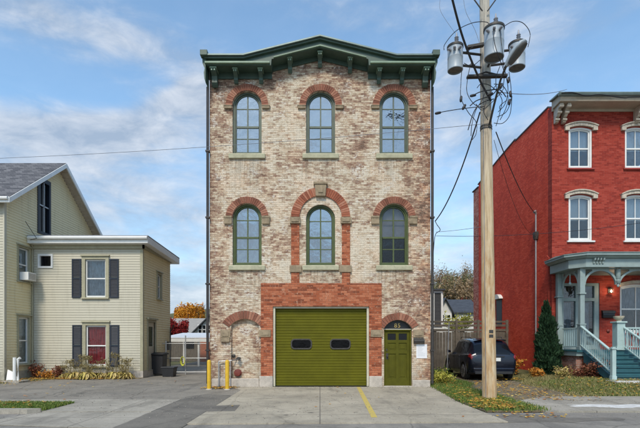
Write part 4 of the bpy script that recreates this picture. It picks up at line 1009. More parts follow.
m = MB(TW); m.plate([(YR0 + .322, -.05), (27.2, -.05), (27.2, 11.0), (24.4, 11.25), (22.1, 11.4), (22.1, 11.32), (YR0 + .322, 11.32)], [rect(*sdw)], -.3, 0); m.build('side_wall', M['row_side'], rh)
m = MB(); m.box(XW + .03, XE, 27.21, 28.2, -.05, 10.85); m.build('rear_wing', M['row_peel'], rh)
m = MB(); m.box(XE - .3, XE, YR0 + .33, 27.2, -.05, 11.0); m.box(XW + .32, XE - .32, YR0 + .33, 27.2, 1.0, 1.15); m.box(XW + .32, XE - .32, YR0 + .33, 27.2, 4.4, 4.6); m.box(XW + .32, XE - .32, YR0 + .33, 27.2, 7.9, 8.1); m.build('inner_floor', M['interior'], rh)
m = MB()
for ya, za, yb, zb in ((YR0 + .3, 11.33, 22.1, 11.33), (22.1, 11.41, 24.4, 11.26), (24.4, 11.26, 27.3, 11.0), (27.3, 10.86, 28.3, 10.86)):
    m.hexa([(XW - .03, ya, za), (XE, ya, za), (XE, yb, zb), (XW - .03, yb, zb), (XW - .03, ya, za + .06), (XE, ya, za + .06), (XE, yb, zb + .06), (XW - .03, yb, zb + .06)])
m.build('roof', M['slate'], rh)
# cornice of the red house
m = MB(TF); m.prof([(.0, RZ(112)), (.06, RZ(112)), (.08, RZ(110)), (.66, RZ(110) + .02), (.68, RZ(110) + .10), (.74, RZ(110) + .22), (.72, RZ(110) + .26), (.0, RZ(110) + .34)], XW - .02, XE)
rc = m.build('cornice', M['soffit'], rh, bevel=.01)
m = MB(TF); m.prof([(.70, 11.24), (.80, 11.28), (.84, 11.36), (.80, 11.40), (.0, 11.46), (.0, 11.40), (.70, 11.34)], XW - .12, XE); m.build('cornice_edge', M['sage_d'], rc, bevel=.01)
def rbracket(u, sc=1.0):
    m = MB(TF); zt = RZ(110) + .015; w = .13 * sc; dep = .55 * sc; h = .62
    m.prof([(.004, zt), (dep, zt), (dep + .02, zt - .06), (dep - .03, zt - .14), (dep - .15, zt - .15), (dep - .22, zt - .22), (dep - .2, zt - .32), (dep - .28, zt - .40), (dep - .38, zt - .44), (dep - .40, zt - .56), (dep - .34, zt - .6), (dep - .42, zt - h), (.004, zt - h)], u - w / 2, u + w / 2)
    b = m.build('bracket', M['cream_trim'], rc, bevel=.012)
    for hh, dd, r in ((.10, dep - .06, .065), (.28, dep - .20, .055), (.50, dep - .36, .05)):
        m = MB(); m.tube([TF((u - w / 2 - .02, dd, zt - hh)), TF((u + w / 2 + .02, dd, zt - hh))], r, 10)
        m.build('scroll', M['cream_trim'], b)
for u in (XW + .12, XW + .42, RX(634.5), RX(634.5) + .3, 14.6, 14.9, 17.2): rbracket(u)
def seg_window(root, T, u0, u1, z0, zs, rise, upper='net', refl='glass', wide=.0):
    c = (u0 + u1) / 2; wd = u1 - u0; zt = zs + rise
    m = MB(T); m.plate(arch(c, wd - .004, z0 + .002, zs, rise - .002), [arch(c, wd, z0, zs, rise, inset=.075, bot=.06)], -.16, -.04)
    wn = m.build('window', M['white'], root, bevel=.006)
    zm = (z0 + zt) / 2 - .02
    m = MB(T); m.plate(arch(c, wd, z0, zs, rise, inset=.077, bot=.062), [arch(c, wd, z0, zs, rise, inset=.125, bot=.12)], -.14, -.09)
    m.box(u0 + .12, u1 - .12, -.145, -.08, zm - .03, zm + .03); m.box(c - .014, c + .014, -.13, -.10, z0 + .1, zt - .1)
    m.build('sash', M['white'], wn, bevel=.004)
    m = MB(T); m.plate(arch(c, wd, z0, zs, rise, inset=.11, bot=.1), [], -.125, -.12); m.build('pane', M[refl], wn)
    m = MB(T); n = 12
    for k in range(n):
        a = u0 + wd * k / n; b = u0 + wd * (k + 1) / n; o = .02 * (k % 2)
        i = m.V([(a, -.22 - o, zm - .05), (b, -.24 + o, zm - .05), (b, -.24 + o, zt), (a, -.22 - o, zt)]); m.f.append((i, i + 1, i + 2, i + 3))
    m.build('curtain', M[upper], wn)
    m = MB(T); m.prof([(-.16, z0 - .07), (.08, z0 - .08), (.08, z0 - .015), (-.16, z0 + .004)], u0 - .08, u1 + .08); m.build('sill', M['white'] if wide else M['red_sill'], wn, bevel=.008)
    return wn
M['red_sill'] = basic('red_painted_sill', (.30, .04, .03), .7, .15, 4, .2)
for i, (a, b) in enumerate(wins3):
    for (z0, zs, rise, wd_) in ((z3, z3s, r3, 0), (z2, z2s, r2_, 1)):
        wn = seg_window(rh, TF, a, b, z0, zs, rise, wide=wd_)
        c = (a + b) / 2; hw = (b - a) / 2 + .02; Rr = (rise * rise + hw * hw) / (2 * rise); zc = zs + rise - Rr; t = math.degrees(math.asin(min(1, (hw + .10) / (Rr + .1))))
        m = MB(TF); m.ring(c, zc, Rr + .03, Rr + .16, 90 - t, 90 + t, 11, -.02, .085, .03)
        m.ring(c, zc, Rr + .15, Rr + .20, 90 - t - 2, 90 + t + 2, 7, -.02, .13, .0)
        for s in (-1, 1):
            x0, x1 = sorted((c + s * (hw - .02), c + s * (hw + .16))); m.box(x0, x1, 0, .10, zs - .07, zs + .13)
        m.build('window_hood', M['cream_trim'], rh, bevel=.006)
for (a, b, z, t) in lowwin:
    wn = seg_window(rh, TF, a, b, z, t, .12, upper='lace')
    m = MB(TF); c = (a + b) / 2; rise = .12; hw = (b - a) / 2; Rr = (rise * rise + hw * hw) / (2 * rise); th = math.degrees(math.asin(min(1, hw / Rr)))
    m.ring(c, t + rise - Rr, Rr + .01, Rr + .15, 90 - th, 90 + th, 13, -.02, .05, .02); m.build('window_hood', M['cream_trim'], rh)
# side wall fittings
m = MB(TW); m.plate(rect(sdw[0] - .05, sdw[1] + .05, sdw[2], sdw[3]), [], -.05, .03); swn = m.build('side_window', M['shutter'], rh)
m = MB(TW); m.plate(arch(24.05, .9, 3.76, 3.80, .22), [], .0, .20); m.build('hood', M['white'], swn, bevel=.01)
m = MB()
xx = XW - .07; cy_ = XW * FPX / (537.5 - CX)
cz0, cz1 = EYE + (HY - 318) * cy_ / FPX, EYE + (HY - 214) * cy_ / FPX
m.tube([(xx, cy_, .8), (xx, cy_, cz1)], .032, 10); m.tube([(xx, cy_, cz1), (xx - .05, cy_ - .05, cz1 + .12), (xx - .14, cy_ - .12, cz1 + .04)], .05, 8)
co = m.build('service_conduit', M['steel'], rh, smooth=True)
m = MB(); m.lathe((xx, cy_, cz1 - 1.15), [(.0, 0), (.10, .02), (.12, .12), (.12, .25), (.06, .32), (0, .33)], 12); m.box(xx - .09, xx + .06, cy_ - .12, cy_ + .1, cz1 - 1.0, cz1 - .8); m.build('meter', M['iron'], co)
m = MB(); m.tube([(xx + .02, 18.75, 4.2), (xx + .02, 18.75, 5.0), (XW - .06, 18.9, 5.1)], .03, 8); m.tube([(xx + .02, 18.75, .3), (xx + .02, 18.75, 4.2)], .03, 8); m.build('vent_pipe', M['row_front'], rh)
# entry screen: glazed door and sidelight
m = MB(TF); e0, e1, ez0, ez1 = entry
ps = [(e0 + .10, e0 + .60), (e0 + .78, e1 - .20)]
hz = [(ez0 + .95, ez1 - .72)]
m.plate(rect(e0 + .003, e1 - .003, ez0 + .003, ez1 - .003), [rect(ps[0][0], ps[0][1], ez0 + .85, ez1 - .75), rect(ps[1][0], ps[1][1], ez0 + .62, ez1 - .75), rect(ps[1][0], ps[1][1], ez0 + .18, ez0 + .52), rect(ps[0][0], ps[0][1], ez1 - .62, ez1 - .12), rect(ps[1][0], ps[1][1], ez1 - .62, ez1 - .12)], -.14, -.02)
en = m.build('entry_frame', M['sage'], rh, bevel=.008)
m = MB(TF); m.box(e0 + .06, e1 - .06, -.10, -.09, ez0 + .1, ez1 - .08); m.build('pane', M['glass'], en)
m = MB(TF); m.box(e0 + .2, e0 + .52, -.28, -.22, ez0 + .6, ez1 - .8); m.box(e0 + .85, e1 - .32, -.28, -.22, ez0 + .6, ez1 - .8); m.build('curtain', M['lace_t'] if 'lace_t' in M else M['lace'], en)
m = MB(TF); m.lathe((e0 + .72, -.02, ez0 + .95), [(.03, 0), (.015, .02), (.035, .05), (.0, .07)], 12, (0, 1, 0)); m.build('handle', M['iron'], en)
# wall lantern, lit
lampx, lampz = RX(609), RZ(291)
wlp = thing('wall_lantern', 'small lit lantern on the red wall beside the porch door', 'lamp', (lampx, YR0, lampz))
m = MB(TF); m.box(lampx - .05, lampx + .05, 0, .03, lampz - .09, lampz + .13); m.tube([(lampx, .03, lampz + .1), (lampx, .12, lampz + .14), (lampx, .15, lampz + .09)], .01, 6)
for s in (-1, 1):
    m.box(lampx + s * .055 - .005, lampx + s * .055 + .005, .09, .10, lampz - .09, lampz + .07); m.box(lampx + s * .055 - .005, lampx + s * .055 + .005, .20, .21, lampz - .09, lampz + .07)
m.box(lampx - .065, lampx + .065, .085, .215, lampz - .10, lampz - .09); m.prof([(.08, lampz + .07), (.22, lampz + .07), (.15, lampz + .11)], lampx - .07, lampx + .07); m.build('frame', M['iron'], wlp)
m = MB(TF); m.lathe((lampx, .15, lampz - .05), [(.0, -.035), (.035, 0), (.04, .03), (.02, .07), (0, .08)], 12); m.build('bulb', M['bulb'], wlp, smooth=True)
pl = bpy.data.lights.new('porch_lamp_light', 'POINT'); plo = bpy.data.objects.new('lamp_light', pl); COL.objects.link(plo); plo.parent = wlp; plo.location = (0, -.30, 0); pl.energy = 10; pl.color = (1, .75, .5); pl.shadow_soft_size = .06
mbx = thing('wall_mailbox', 'black mailbox on the red wall beneath the lit lantern', 'mailbox', (RX(607), YR0, RZ(316)))
m = MB(TF); m.prof([(.0, RZ(318)), (.11, RZ(318)), (.13, RZ(315)), (.11, RZ(311.5)), (.0, RZ(310.5))], RX(601.5), RX(613)); m.build('box', M['black'], mbx, bevel=.008)
m = MB(TF); m.prof([(.115, RZ(313.5)), (.145, RZ(313.3)), (.13, RZ(311.2)), (.0, RZ(310.2)), (0, RZ(310.6)), (.11, RZ(311.6))], RX(601), RX(613.5)); m.build('lid', M['iron'], mbx)
m = MB(TF); m.lathe((RX(608), 0, RZ(331)), [(.07, 0), (.07, .03), (.03, .06), (0, .07)], 14, (0, 1, 0)); m.build('wall_tap', M['rust'], rh)

# porch
PX0 = 9.62; PX1 = 13.35; PY = 16.9; PF = 1.19
po = thing('porch', 'grey green arched porch with teal steps on the front of the red house', 'porch', (PX0, PY, 0))
m = MB(); m.box(PX0, PX1, PY, YR0 - .002, PF - .06, PF); m.box(PX0, PX1, PY - .05, PY - .002, PF - .08, PF + .004); m.build('floor', M['teal'], po)
m = MB(); m.box(PX0 + .02, PX1, PY + .02, PY + .06, PF - .22, PF - .062); m.box(PX0 + .02, PX0 + .06, PY + .062, YR0 - .002, PF - .22, PF - .062); m.build('skirt', M['sage'], po)
m = MB(); m.box(PX0 + .08, 10.15, PY + .15, PY + .4, 0.0, PF - .22); m.box(PX0 + .08, PX0 + .3, PY + .402, YR0 - .01, .0, PF - .22); m.build('foundation_pier', M['foundation_brick'], po)
m = MB(); m.box(PX0 + .3, PX0 + .86, PY + .10, PY + .15, .14, .86); m.build('foundation_panel', M['red_paint_brick'], po)
BZ0, BZ1 = 4.12, 4.62        # beam
# roof with chamfered left corner
def hexpoly(m, P, z0, z1, P2=None):
    P2 = P2 or P; n = len(P); i = m.V([(x, y, z0) for x, y in P]); j = m.V([(x, y, z1) for x, y in P2])
    m.f.append(tuple(range(i, i + n))); m.f.append(tuple(range(j + n - 1, j - 1, -1)))
    for a in range(n):
        b = (a + 1) % n; m.f.append((i + a, i + b, j + b, j + a))
def outl(e): return [(PX0 - e, YR0 - .003), (PX0 - e, PY + .35 - e * .4), (PX0 + .35 - e * .4, PY - e), (PX1 + e, PY - e), (PX1 + e, YR0 - .003)]
m = MB(); hexpoly(m, outl(.12), BZ0 + .17, BZ0 + .50); bm_ = m.build('beam', M['sage'], po, bevel=.01)
m = MB(); hexpoly(m, outl(.20), BZ0 + .502, BZ0 + .58, outl(.30)); hexpoly(m, outl(.34), BZ0 + .582, BZ0 + .66); pr = m.build('roof_cornice', M['sage'], po, bevel=.01)
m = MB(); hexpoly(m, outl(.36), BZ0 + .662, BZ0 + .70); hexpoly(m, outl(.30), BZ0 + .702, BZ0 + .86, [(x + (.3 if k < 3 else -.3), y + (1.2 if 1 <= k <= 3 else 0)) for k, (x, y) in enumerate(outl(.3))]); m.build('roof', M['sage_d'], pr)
for u in (PX0 + .55, PX0 + .66, PX0 + .77, PX0 + .88):
    m = MB(FRONT(PY - .122)); m.prof([(0, BZ0 + .49), (.13, BZ0 + .49), (.11, BZ0 + .42), (.05, BZ0 + .37), (.04, BZ0 + .30), (0, BZ0 + .28)], u, u + .06); m.build('dentil_bracket', M['sage'], pr)
def column(x, y, root=po):
    m = MB(); s = .105
    m.box(x - s - .03, x + s + .03, y - s - .03, y + s + .03, PF, PF + .14)
    m.box(x - s, x + s, y - s, y + s, PF + .14, PF + .95); m.box(x - s - .02, x + s + .02, y - s - .02, y + s + .02, PF + .95, PF + 1.0)
    m.box(x - s + .02, x + s - .02, y - s + .02, y + s - .02, PF + 1.0, BZ0 - .82)
    m.box(x - s - .02, x + s + .02, y - s - .02, y + s + .02, BZ0 - .82, BZ0 - .76)
    m.box(x - s + .01, x + s - .01, y - s + .01, y + s - .01, BZ0 - .76, BZ0 + .17)
    return m.build('column', M['sage'], root, bevel=.012)
C1 = (PX0 + .30, PY + .18); C2 = (PX0 + .16, YR0 - .18); C3 = (13.0, PY + .18)
column(*C1); column(*C2); column(*C3)
def spandrel(T, u0, u1, th0, th1, zt=BZ0 + .17, h=.62):
    # curved valance: thin arched band with open spandrels under a straight rail
    n = 18; c = (u0 + u1) / 2; a = (u1 - u0) / 2; rx = min(a, h * 1.25); b_ = .075; P = []; Q = []
    for k in range(n + 1):
        t = math.pi / 2 * k / n; P.append((u0 + .03 + (rx - .03) * (1 - math.cos(t)), zt - h + (h - .10) * math.sin(t)))
    for k in range(n + 1):
        t = math.pi / 2 * (1 - k / n); P.append((u1 - .03 - (rx - .03) * (1 - math.cos(t)) - .0001, zt - h + (h - .10) * math.sin(t)))
    P += [(u1, zt - h), (u1, zt), (u0, zt), (u0, zt - h)]
    H = []
    for sd_ in (0, 1):
        q = []
        for k in range(2, n - 5):
            t = math.pi / 2 * k / n; q.append((.03 + (rx - .03) * (1 - math.cos(t)) - b_ * math.cos(t), zt - h + (h - .10) * math.sin(t) + b_ * math.sin(t)))
        q = [p for p in q if p[1] < zt - .045 and p[0] > .008]
        if len(q) > 2:
            q = q + [(q[-1][0], zt - .045), (.03, zt - .045)] if q[-1][1] < zt - .05 else q + [(.03, zt - .045)]
            H.append([(u0 + p[0], p[1]) if sd_ == 0 else (u1 - p[0], p[1]) for p in q])
    m = MB(T); m.plate(P, H, th0, th1); return m
    n = 18; P = [(u1, zt), (u0, zt)]; c = (u0 + u1) / 2; a = (u1 - u0) / 2
    rx = min(a, h * 1.25)
    P.append((u0, zt - h))
    for k in range(n + 1):
        t = math.pi / 2 * k / n; P.append((u0 + .04 + (rx - .04) * (1 - math.cos(t)), zt - h + (h - .09) * math.sin(t)))
    for k in range(n + 1):
        t = math.pi / 2 * (1 - k / n); P.append((u1 - .04 - (rx - .04) * (1 - math.cos(t)) - .0001, zt - h + (h - .09) * math.sin(t)))
    P.append((u1, zt - h))
    m = MB(T); m.plate(P, [], th0, th1); return m
XP = RX(0) * 0 + at(618.5, 0, PY + .1).x
spandrel(FRONT(PY + .14), C1[0] + .1, XP - .06, -.06, .02).build('arch_valance', M['sage'], po, bevel=.01)
spandrel(FRONT(PY + .14), XP + .06, C3[0] - .1, -.06, .02).build('arch_valance', M['sage'], po, bevel=.01)
spandrel(WEST(C1[0] - .06), C1[1] + .1, C2[1] - .1, -.05, .02).build('arch_valance', M['sage'], po, bevel=.01)
m = MB(); m.lathe((XP, PY + .13, BZ0 - .56), [(0, 0), (.04, .03), (.05, .08), (.03, .12), (.08, .17), (.10, .26), (.06, .30), (.09, .34), (.09, .7)], 12); m.build('pendant', M['sage'], po, smooth=True)
m = MB(); m.lathe((C1[0] - .06, (C1[1] + C2[1]) / 2, BZ0 - .40), [(0, 0), (.05, .04), (.05, .1), (.02, .14), (.02, .56)], 10); m.build('pendant', M['bal'], po, smooth=True)
# steps
SX0, SX1 = 9.86, 11.16; NS = 7; SD = .25; SH = (PF - .2) / NS
m = MB()
for k in range(NS):
    z1 = PF - SH * (k + 1) + 0; y0 = PY - .05 - SD * (k + 1); 
    if k == NS - 1: continue
    m.box(SX0 + .05, SX1 + 1.4, y0 - .03, y0 + SD - .002, z1 - .045, z1)
st = m.build('steps', M['teal'], po, bevel=.006)
m = MB()
for k in range(NS):
    z1 = PF - SH * k - (.06 if k == 0 else .045); y0 = PY - .05 - SD * k; m.box(SX0 + .06, SX1 + 1.39, y0 + .01, y0 + .03, z1 - SH + .045 + .002 if k else z1 - SH + .062, z1 - .002)
m.build('riser', M['teal_lt'], st)
YB0 = PY - .05 - SD * NS
m = MB(EAST(SX0))
m.plate([(PY - .06, PF - .06), (PY - .06, PF - .45), (YB0 + .18, .12), (YB0 + .02, .12), (YB0 + .02, .28)], [], .0, .045); m.build('stringer', M['teal'], st)
m = MB(); m.box(SX0 - .2, SX1 + 1.6, YB0 - .45, YB0 + .15, .05, .215); m.build('pad', M['spall'], po, bevel=.02)
# stair rails with balusters
def stair_rail(x):
    ya, za = PY + .05, PF + .0; yb, zb = YB0 + .1, .30
    m = MB()
    for dz, hh, ww in ((.86, .06, .05), (.16, .05, .035)):
        m.hexa([(x - ww, ya, za + dz), (x + ww, ya, za + dz), (x + ww, yb, zb + dz), (x - ww, yb, zb + dz), (x - ww, ya, za + dz + hh), (x + ww, ya, za + dz + hh), (x + ww, yb, zb + dz + hh), (x - ww, yb, zb + dz + hh)])
    r_ = m.build('stair_rail', M['bal'], po, bevel=.008)
    for k in range(15):
        t = (k + .7) / 15; y = ya + (yb - ya) * t; z = za + (zb - za) * t
        m = MB(); m.lathe((x, y, z + .19), [(.018, 0), (.026, .08), (.014, .18), (.02, .33), (.028, .42), (.014, .55), (.02, .68)], 7); m.build('baluster', M['bal'], r_, smooth=True)
    m = MB(); s = .065; m.box(x - s, x + s, yb - .16, yb - .03, .1, zb + .95); m.box(x - s - .025, x + s + .025, yb - .185, yb - .005, zb + .95, zb + .99); m.box(x - s + .01, x + s - .01, yb - .15, yb - .04, zb + .99, zb + 1.03)
    m.box(x - s - .015, x + s + .015, yb - .175, yb - .015, .1, .36)
    m.build('newel', M['bal'], r_, bevel=.008)
stair_rail(SX0 - .02); stair_rail(SX1 + .22 + .02)
m = MB(); x = at(618.5, 0, PY + .1).x; m.box(x - .19, x + .19, PY - .1, PY + .28, PF, PF + .12); m.box(x - .15, x + .15, PY - .06, PY + .24, PF + .12, PF + 1.02); m.box(x - .2, x + .2, PY - .11, PY + .29, PF + 1.02, PF + 1.08); m.build('rail_pedestal', M['bal'], po, bevel=.01)
ur = thing('stone_urn', 'pale squat urn standing on the porch rail pedestal', 'urn', (x, PY + .09, PF + 1.08))
m = MB(); m.lathe((x, PY + .09, PF + 1.08), [(.10, 0), (.10, .02), (.05, .04), (.14, .09), (.18, .14), (.19, .2), (.17, .2), (.14, .17), (0, .16)], 18); m.build('bowl', M['terra'], ur, smooth=True)
def porch_rail(T, u0, u1, n):
    m = MB(T); m.box(u0, u1, -.03, .03, PF + .80, PF + .86); m.box(u0, u1, -.02, .02, PF + .1, PF + .15); r_ = m.build('porch_rail', M['bal'], po, bevel=.006)
    for k in range(n):
        u = u0 + (u1 - u0) * (k + .5) / n; m = MB(T); m.box(u - .018, u + .018, -.018, .018, PF + .152, PF + .798); m.build('baluster', M['bal'], r_)
porch_rail(WEST(C1[0] - .02), C1[1] + .12, C2[1] - .12, 8)
porch_rail(FRONT(PY + .15), x + .3, 12.85, 11)
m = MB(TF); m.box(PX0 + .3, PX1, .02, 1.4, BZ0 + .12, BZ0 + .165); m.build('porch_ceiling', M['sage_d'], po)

# ------------------------------------------------------------------ dark blue hatchback seen from the rear
def catmull(P, t):
    n = len(P) - 1; x = min(max(t, 0), .99999) * n; i = int(x); f = x - i
    g = lambda k: P[min(max(k, 0), n)]
    a, b, c, d = g(i - 1), g(i), g(i + 1), g(i + 2)
    return tuple(.5 * ((2 * b[q]) + (-a[q] + c[q]) * f + (2 * a[q] - 5 * b[q] + 4 * c[q] - d[q]) * f * f + (-a[q] + 3 * b[q] - 3 * c[q] + d[q]) * f ** 3) for q in range(len(b)))
# stations: y (0 rear .. 4.4 front), sill z, sill half width, belt half width, belt z, roof half width, roof z
ST = [(-.02, .42, .74, .77, .86, .60, .98), (.05, .36, .84, .86, 1.0, .62, 1.12), (.22, .30, .88, .90, 1.02, .63, 1.30), (.48, .27, .90, .915, 1.02, .64, 1.52), (.85, .25, .905, .92, 1.01, .65, 1.61), (1.5, .24, .91, .925, 1.0, .66, 1.655),
      (2.1, .24, .91, .925, .99, .66, 1.65), (2.55, .24, .91, .92, .98, .65, 1.59), (2.95, .24, .91, .915, .97, .66, 1.33), (3.25, .24, .91, .905, .95, .70, 1.08), (3.7, .25, .90, .88, .90, .66, .98), (4.1, .27, .87, .83, .82, .60, .88), (4.32, .32, .78, .74, .72, .52, .76), (4.4, .40, .66, .64, .6, .46, .64)]
def carP(s, t):
    y, zs, ws, wb, zb, wr, zr = catmull(ST, s)
    side = -1 if t < .5 else 1; q = min(t, 1 - t) * 2           # q 0 at sill .. 1 at roof centre
    K = [(ws - .02, zs), (ws + .01, zs + .10), (wb + .012, (zs + zb) * .5), (wb, zb - .06), (wb - .035, zb), (wr + (wb - wr) * .35, zb + (zr - zb) * .55), (wr, zr - min(.07, (zr - zb) * .2)), (wr * .62, zr - .012), (0, zr)]
    x, z = catmull(K, q); return (side * x, y, z)
def car_grid(s0, s1, t0, t1, ns, ntt, off=0.0, skip=None):
    m = MB(); idx = {}
    for a in range(ns + 1):
        for b in range(ntt + 1):
            s = s0 + (s1 - s0) * a / ns; t = t0 + (t1 - t0) * b / ntt; p = Vector(carP(s, t))
            if off:
                e = .004; du = Vector(carP(s + e, t)) - Vector(carP(s - e, t)); dv_ = Vector(carP(s, t + e)) - Vector(carP(s, t - e)); nn = du.cross(dv_)
                if nn.length > 1e-9: nn.normalize()
                if nn.dot(p - Vector((0, 2.2, .8))) < 0: nn = -nn
                p = p + nn * off
            idx[a, b] = m.V([p])
    for a in range(ns):
        for b in range(ntt):
            q = [idx[a, b], idx[a + 1, b], idx[a + 1, b + 1], idx[a, b + 1]]; c = sum((Vector(m.v[k]) for k in q), Vector()) / 4
            if skip and skip(c): continue
            m.f.append(tuple(q))
    if s0 <= 0 and not off:
        m.f.append(tuple(idx[0, b] for b in range(ntt + 1)))
        m.f.append(tuple(idx[ns, b] for b in range(ntt, -1, -1)))
    return m
WY = (.78, 3.52); WR_ = .34
CARX, CARY, CARR = 6.62, 17.2, R(-3.0)
car = thing('parked_car', 'dark blue five door hatchback parked on the dirt drive by the fence', 'car', (0, 0, 0))
def cskip(c):
    return abs(c.x) > .6 and any((c.y - w) ** 2 + (c.z - WR_) ** 2 < (WR_ + .055) ** 2 for w in WY)
body = car_grid(0, 1, 0, 1, 150, 84, 0, cskip).build('body', M['carpaint'], car, smooth=True)
m = car_grid(.035, .195, .36, .64, 10, 24, .006); m.build('rear_window', M['carglass'], car, smooth=True)
for a, b in ((.24, .355), (.37, .49), (.505, .60)):
    for s in (0, 1):
        t0, t1 = (.262, .375) if s == 0 else (.625, .738)
        m = car_grid(a, b, t0, t1, 10, 8, .005); m.build('side_window', M['carglass'], car, smooth=True)
m = car_grid(.585, .70, .365, .635, 10, 20, .006); m.build('windscreen', M['carglass'], car, smooth=True)
m = car_grid(.30, .56, .43, .57, 10, 10, .006); m.build('sunroof', M['carglass'], car, smooth=True)
for s in (-1, 1):
    for w_ in WY:
        m = MB(); x = s * .905
        prof_r = [(WR_ - .10, -.10), (WR_ - .02, -.10), (WR_, -.06), (WR_, .06), (WR_ - .02, .10), (WR_ - .10, .10)]
        m.lathe((x - s * .08, w_, WR_), [(.0, -.1)] + prof_r + [(.0, .1)], 28, (1, 0, 0)); wh = m.build('wheel', M['tyre'], car, smooth=True)
        m = MB()
        for k in range(10):
            a = k * math.pi / 5; c, q = math.cos(a), math.sin(a); p = Vector((x + s * .025, w_, WR_)); rd = Vector((0, c, q)); tg_ = Vector((0, -q, c))
            m.hexa([tuple(p + rd * .03 + tg_ * .025), tuple(p + rd * .235 + tg_ * .018), tuple(p + rd * .235 - tg_ * .018), tuple(p + rd * .03 - tg_ * .025), tuple(p + rd * .03 + tg_ * .025 + Vector((s * .012, 0, 0))), tuple(p + rd * .235 + tg_ * .018 + Vector((s * .012, 0, 0))), tuple(p + rd * .235 - tg_ * .018 + Vector((s * .012, 0, 0))), tuple(p + rd * .03 - tg_ * .025 + Vector((s * .012, 0, 0)))])
        n = 28; ii = []
        for k in range(n):
            a = k * 2 * math.pi / n; ii.append(m.V([(x + s * .022, w_ + .225 * math.cos(a), WR_ + .225 * math.sin(a)), (x + s * .022, w_ + .25 * math.cos(a), WR_ + .25 * math.sin(a)), (x + s * .04, w_ + .24 * math.cos(a), WR_ + .24 * math.sin(a))]))
        for k in range(n):
            a, b = ii[k], ii[(k + 1) % n]
            for u, v in ((0, 1), (1, 2), (2, 0)): m.f.append((a + u, a + v, b + v, b + u))
        m.build('rim', M['rim'], wh)
        m = MB(); ii = []; n = 24
        for k in range(n + 1):
            a = R(-14 + 208 * k / n); r0, r1 = WR_ + .03, WR_ + .095
            ii.append(m.V([(s * .90, w_ + r0 * math.cos(a), WR_ + r0 * math.sin(a)), (s * .938, w_ + r0 * math.cos(a), WR_ + r0 * math.sin(a)), (s * .936, w_ + r1 * math.cos(a), WR_ + r1 * math.sin(a)), (s * .90, w_ + r1 * math.cos(a), WR_ + r1 * math.sin(a))]))
        for k in range(n):
            a, b = ii[k], ii[k + 1]
            for u in range(4): m.f.append((a + u, a + (u + 1) % 4, b + (u + 1) % 4, b + u))
        m.build('wheel_arch', M['plastic'], car)
m = MB(); m.box(-.86, .86, .55, 4.0, .22, .34); m.box(-.66, .66, .3, 4.1, .34, .9); m.build('underbody', M['plastic'], car)
m = MB(); m.hexa([(-.74, -.075, .30), (.74, -.075, .30), (.9, .22, .27), (-.9, .22, .27), (-.76, -.085, .50), (.76, -.085, .50), (.915, .2, .50), (-.915, .2, .50)]); m.build('bumper', M['carpaint'], car, bevel=.03)
m = MB(); m.box(-.70, .70, -.09, -.06, .27, .37); m.build('bumper_trim', M['plastic'], car, bevel=.01)
for s in (-1, 1):
    a = carP(.045, .5); 
    t0, t1 = (.175, .262) if s < 0 else (.738, .825)
    m = car_grid(.025, .13, t0, t1, 8, 8, .012); m.build('tail_light', M['taillight'], car, smooth=True)
    m = car_grid(.86, .93, t0, t1, 5, 5, .01); m.build('headlight', M['rim'], car, smooth=True)
    m = MB(); x = s * .98; m.hexa([(s * .90, 2.95, 1.02), (s * 1.08, 2.92, 1.03), (s * 1.08, 3.0, 1.03), (s * .9, 3.05, 1.02), (s * .9, 2.95, 1.10), (s * 1.07, 2.92, 1.17), (s * 1.07, 3.0, 1.17), (s * .9, 3.05, 1.12)]); m.build('mirror', M['carpaint'], car, bevel=.02)
    for y in (1.35, 2.35):
        m = MB(); m.tube([(s * .935, y, .88), (s * .955, y + .03, .885), (s * .955, y + .16, .885), (s * .935, y + .19, .88)], .012, 6); m.build('door_handle', M['carpaint'], car)
    m = MB(); m.tube([(s * .60, .8, 1.62), (s * .62, .9, 1.68), (s * .625, 2.2, 1.70), (s * .6, 2.35, 1.64)], .014, 6); m.build('roof_rail', M['plastic'], car)
m = MB(); m.box(-.26, .26, -.075, -.05, .76, .89) ; m.build('number_plate', M['white'], car, bevel=.004)
m = MB(); rr = random.Random(9)
for k in range(6): m.box(-.20 + k * .07, -.20 + k * .07 + .018, -.078, -.074, .79, .86); m.box(-.20 + k * .07, -.20 + k * .07 + .045, -.078, -.074, .79 + rr.choice([0, .03, .055]), .802 + rr.choice([0, .03, .055]))
m = None
m = MB(); m.box(-.42, .42, -.052, -.02, .92, .95); m.build('boot_trim', M['plastic'], car)
m = MB(); m.box(-.58, .58, .43, .66, 1.575, 1.60); m.build('roof_spoiler', M['carpaint'], car, bevel=.015)
m = MB(); m.tube([(0.05, .22, 1.19), (.4, .13, 1.13)], .01, 5); m.build('rear_wiper', M['plastic'], car)
for y in (1.18, 2.22, 3.05):
    for s in (-1, 1):
        m = MB(); pts = []
        sy = next(k / 200 for k in range(200) if carP(k / 200, .1)[1] >= y)
        for q in range(9):
            p = carP(sy, (.035 + .215 * q / 8) if s < 0 else 1 - (.035 + .215 * q / 8)); pts.append((p[0] * 1.001, p[1], p[2]))
        m.tube(pts, .005, 4); m.build('door_gap', M['black'], car)
car.location = (CARX, CARY, .0); car.rotation_euler = (0, 0, CARR)

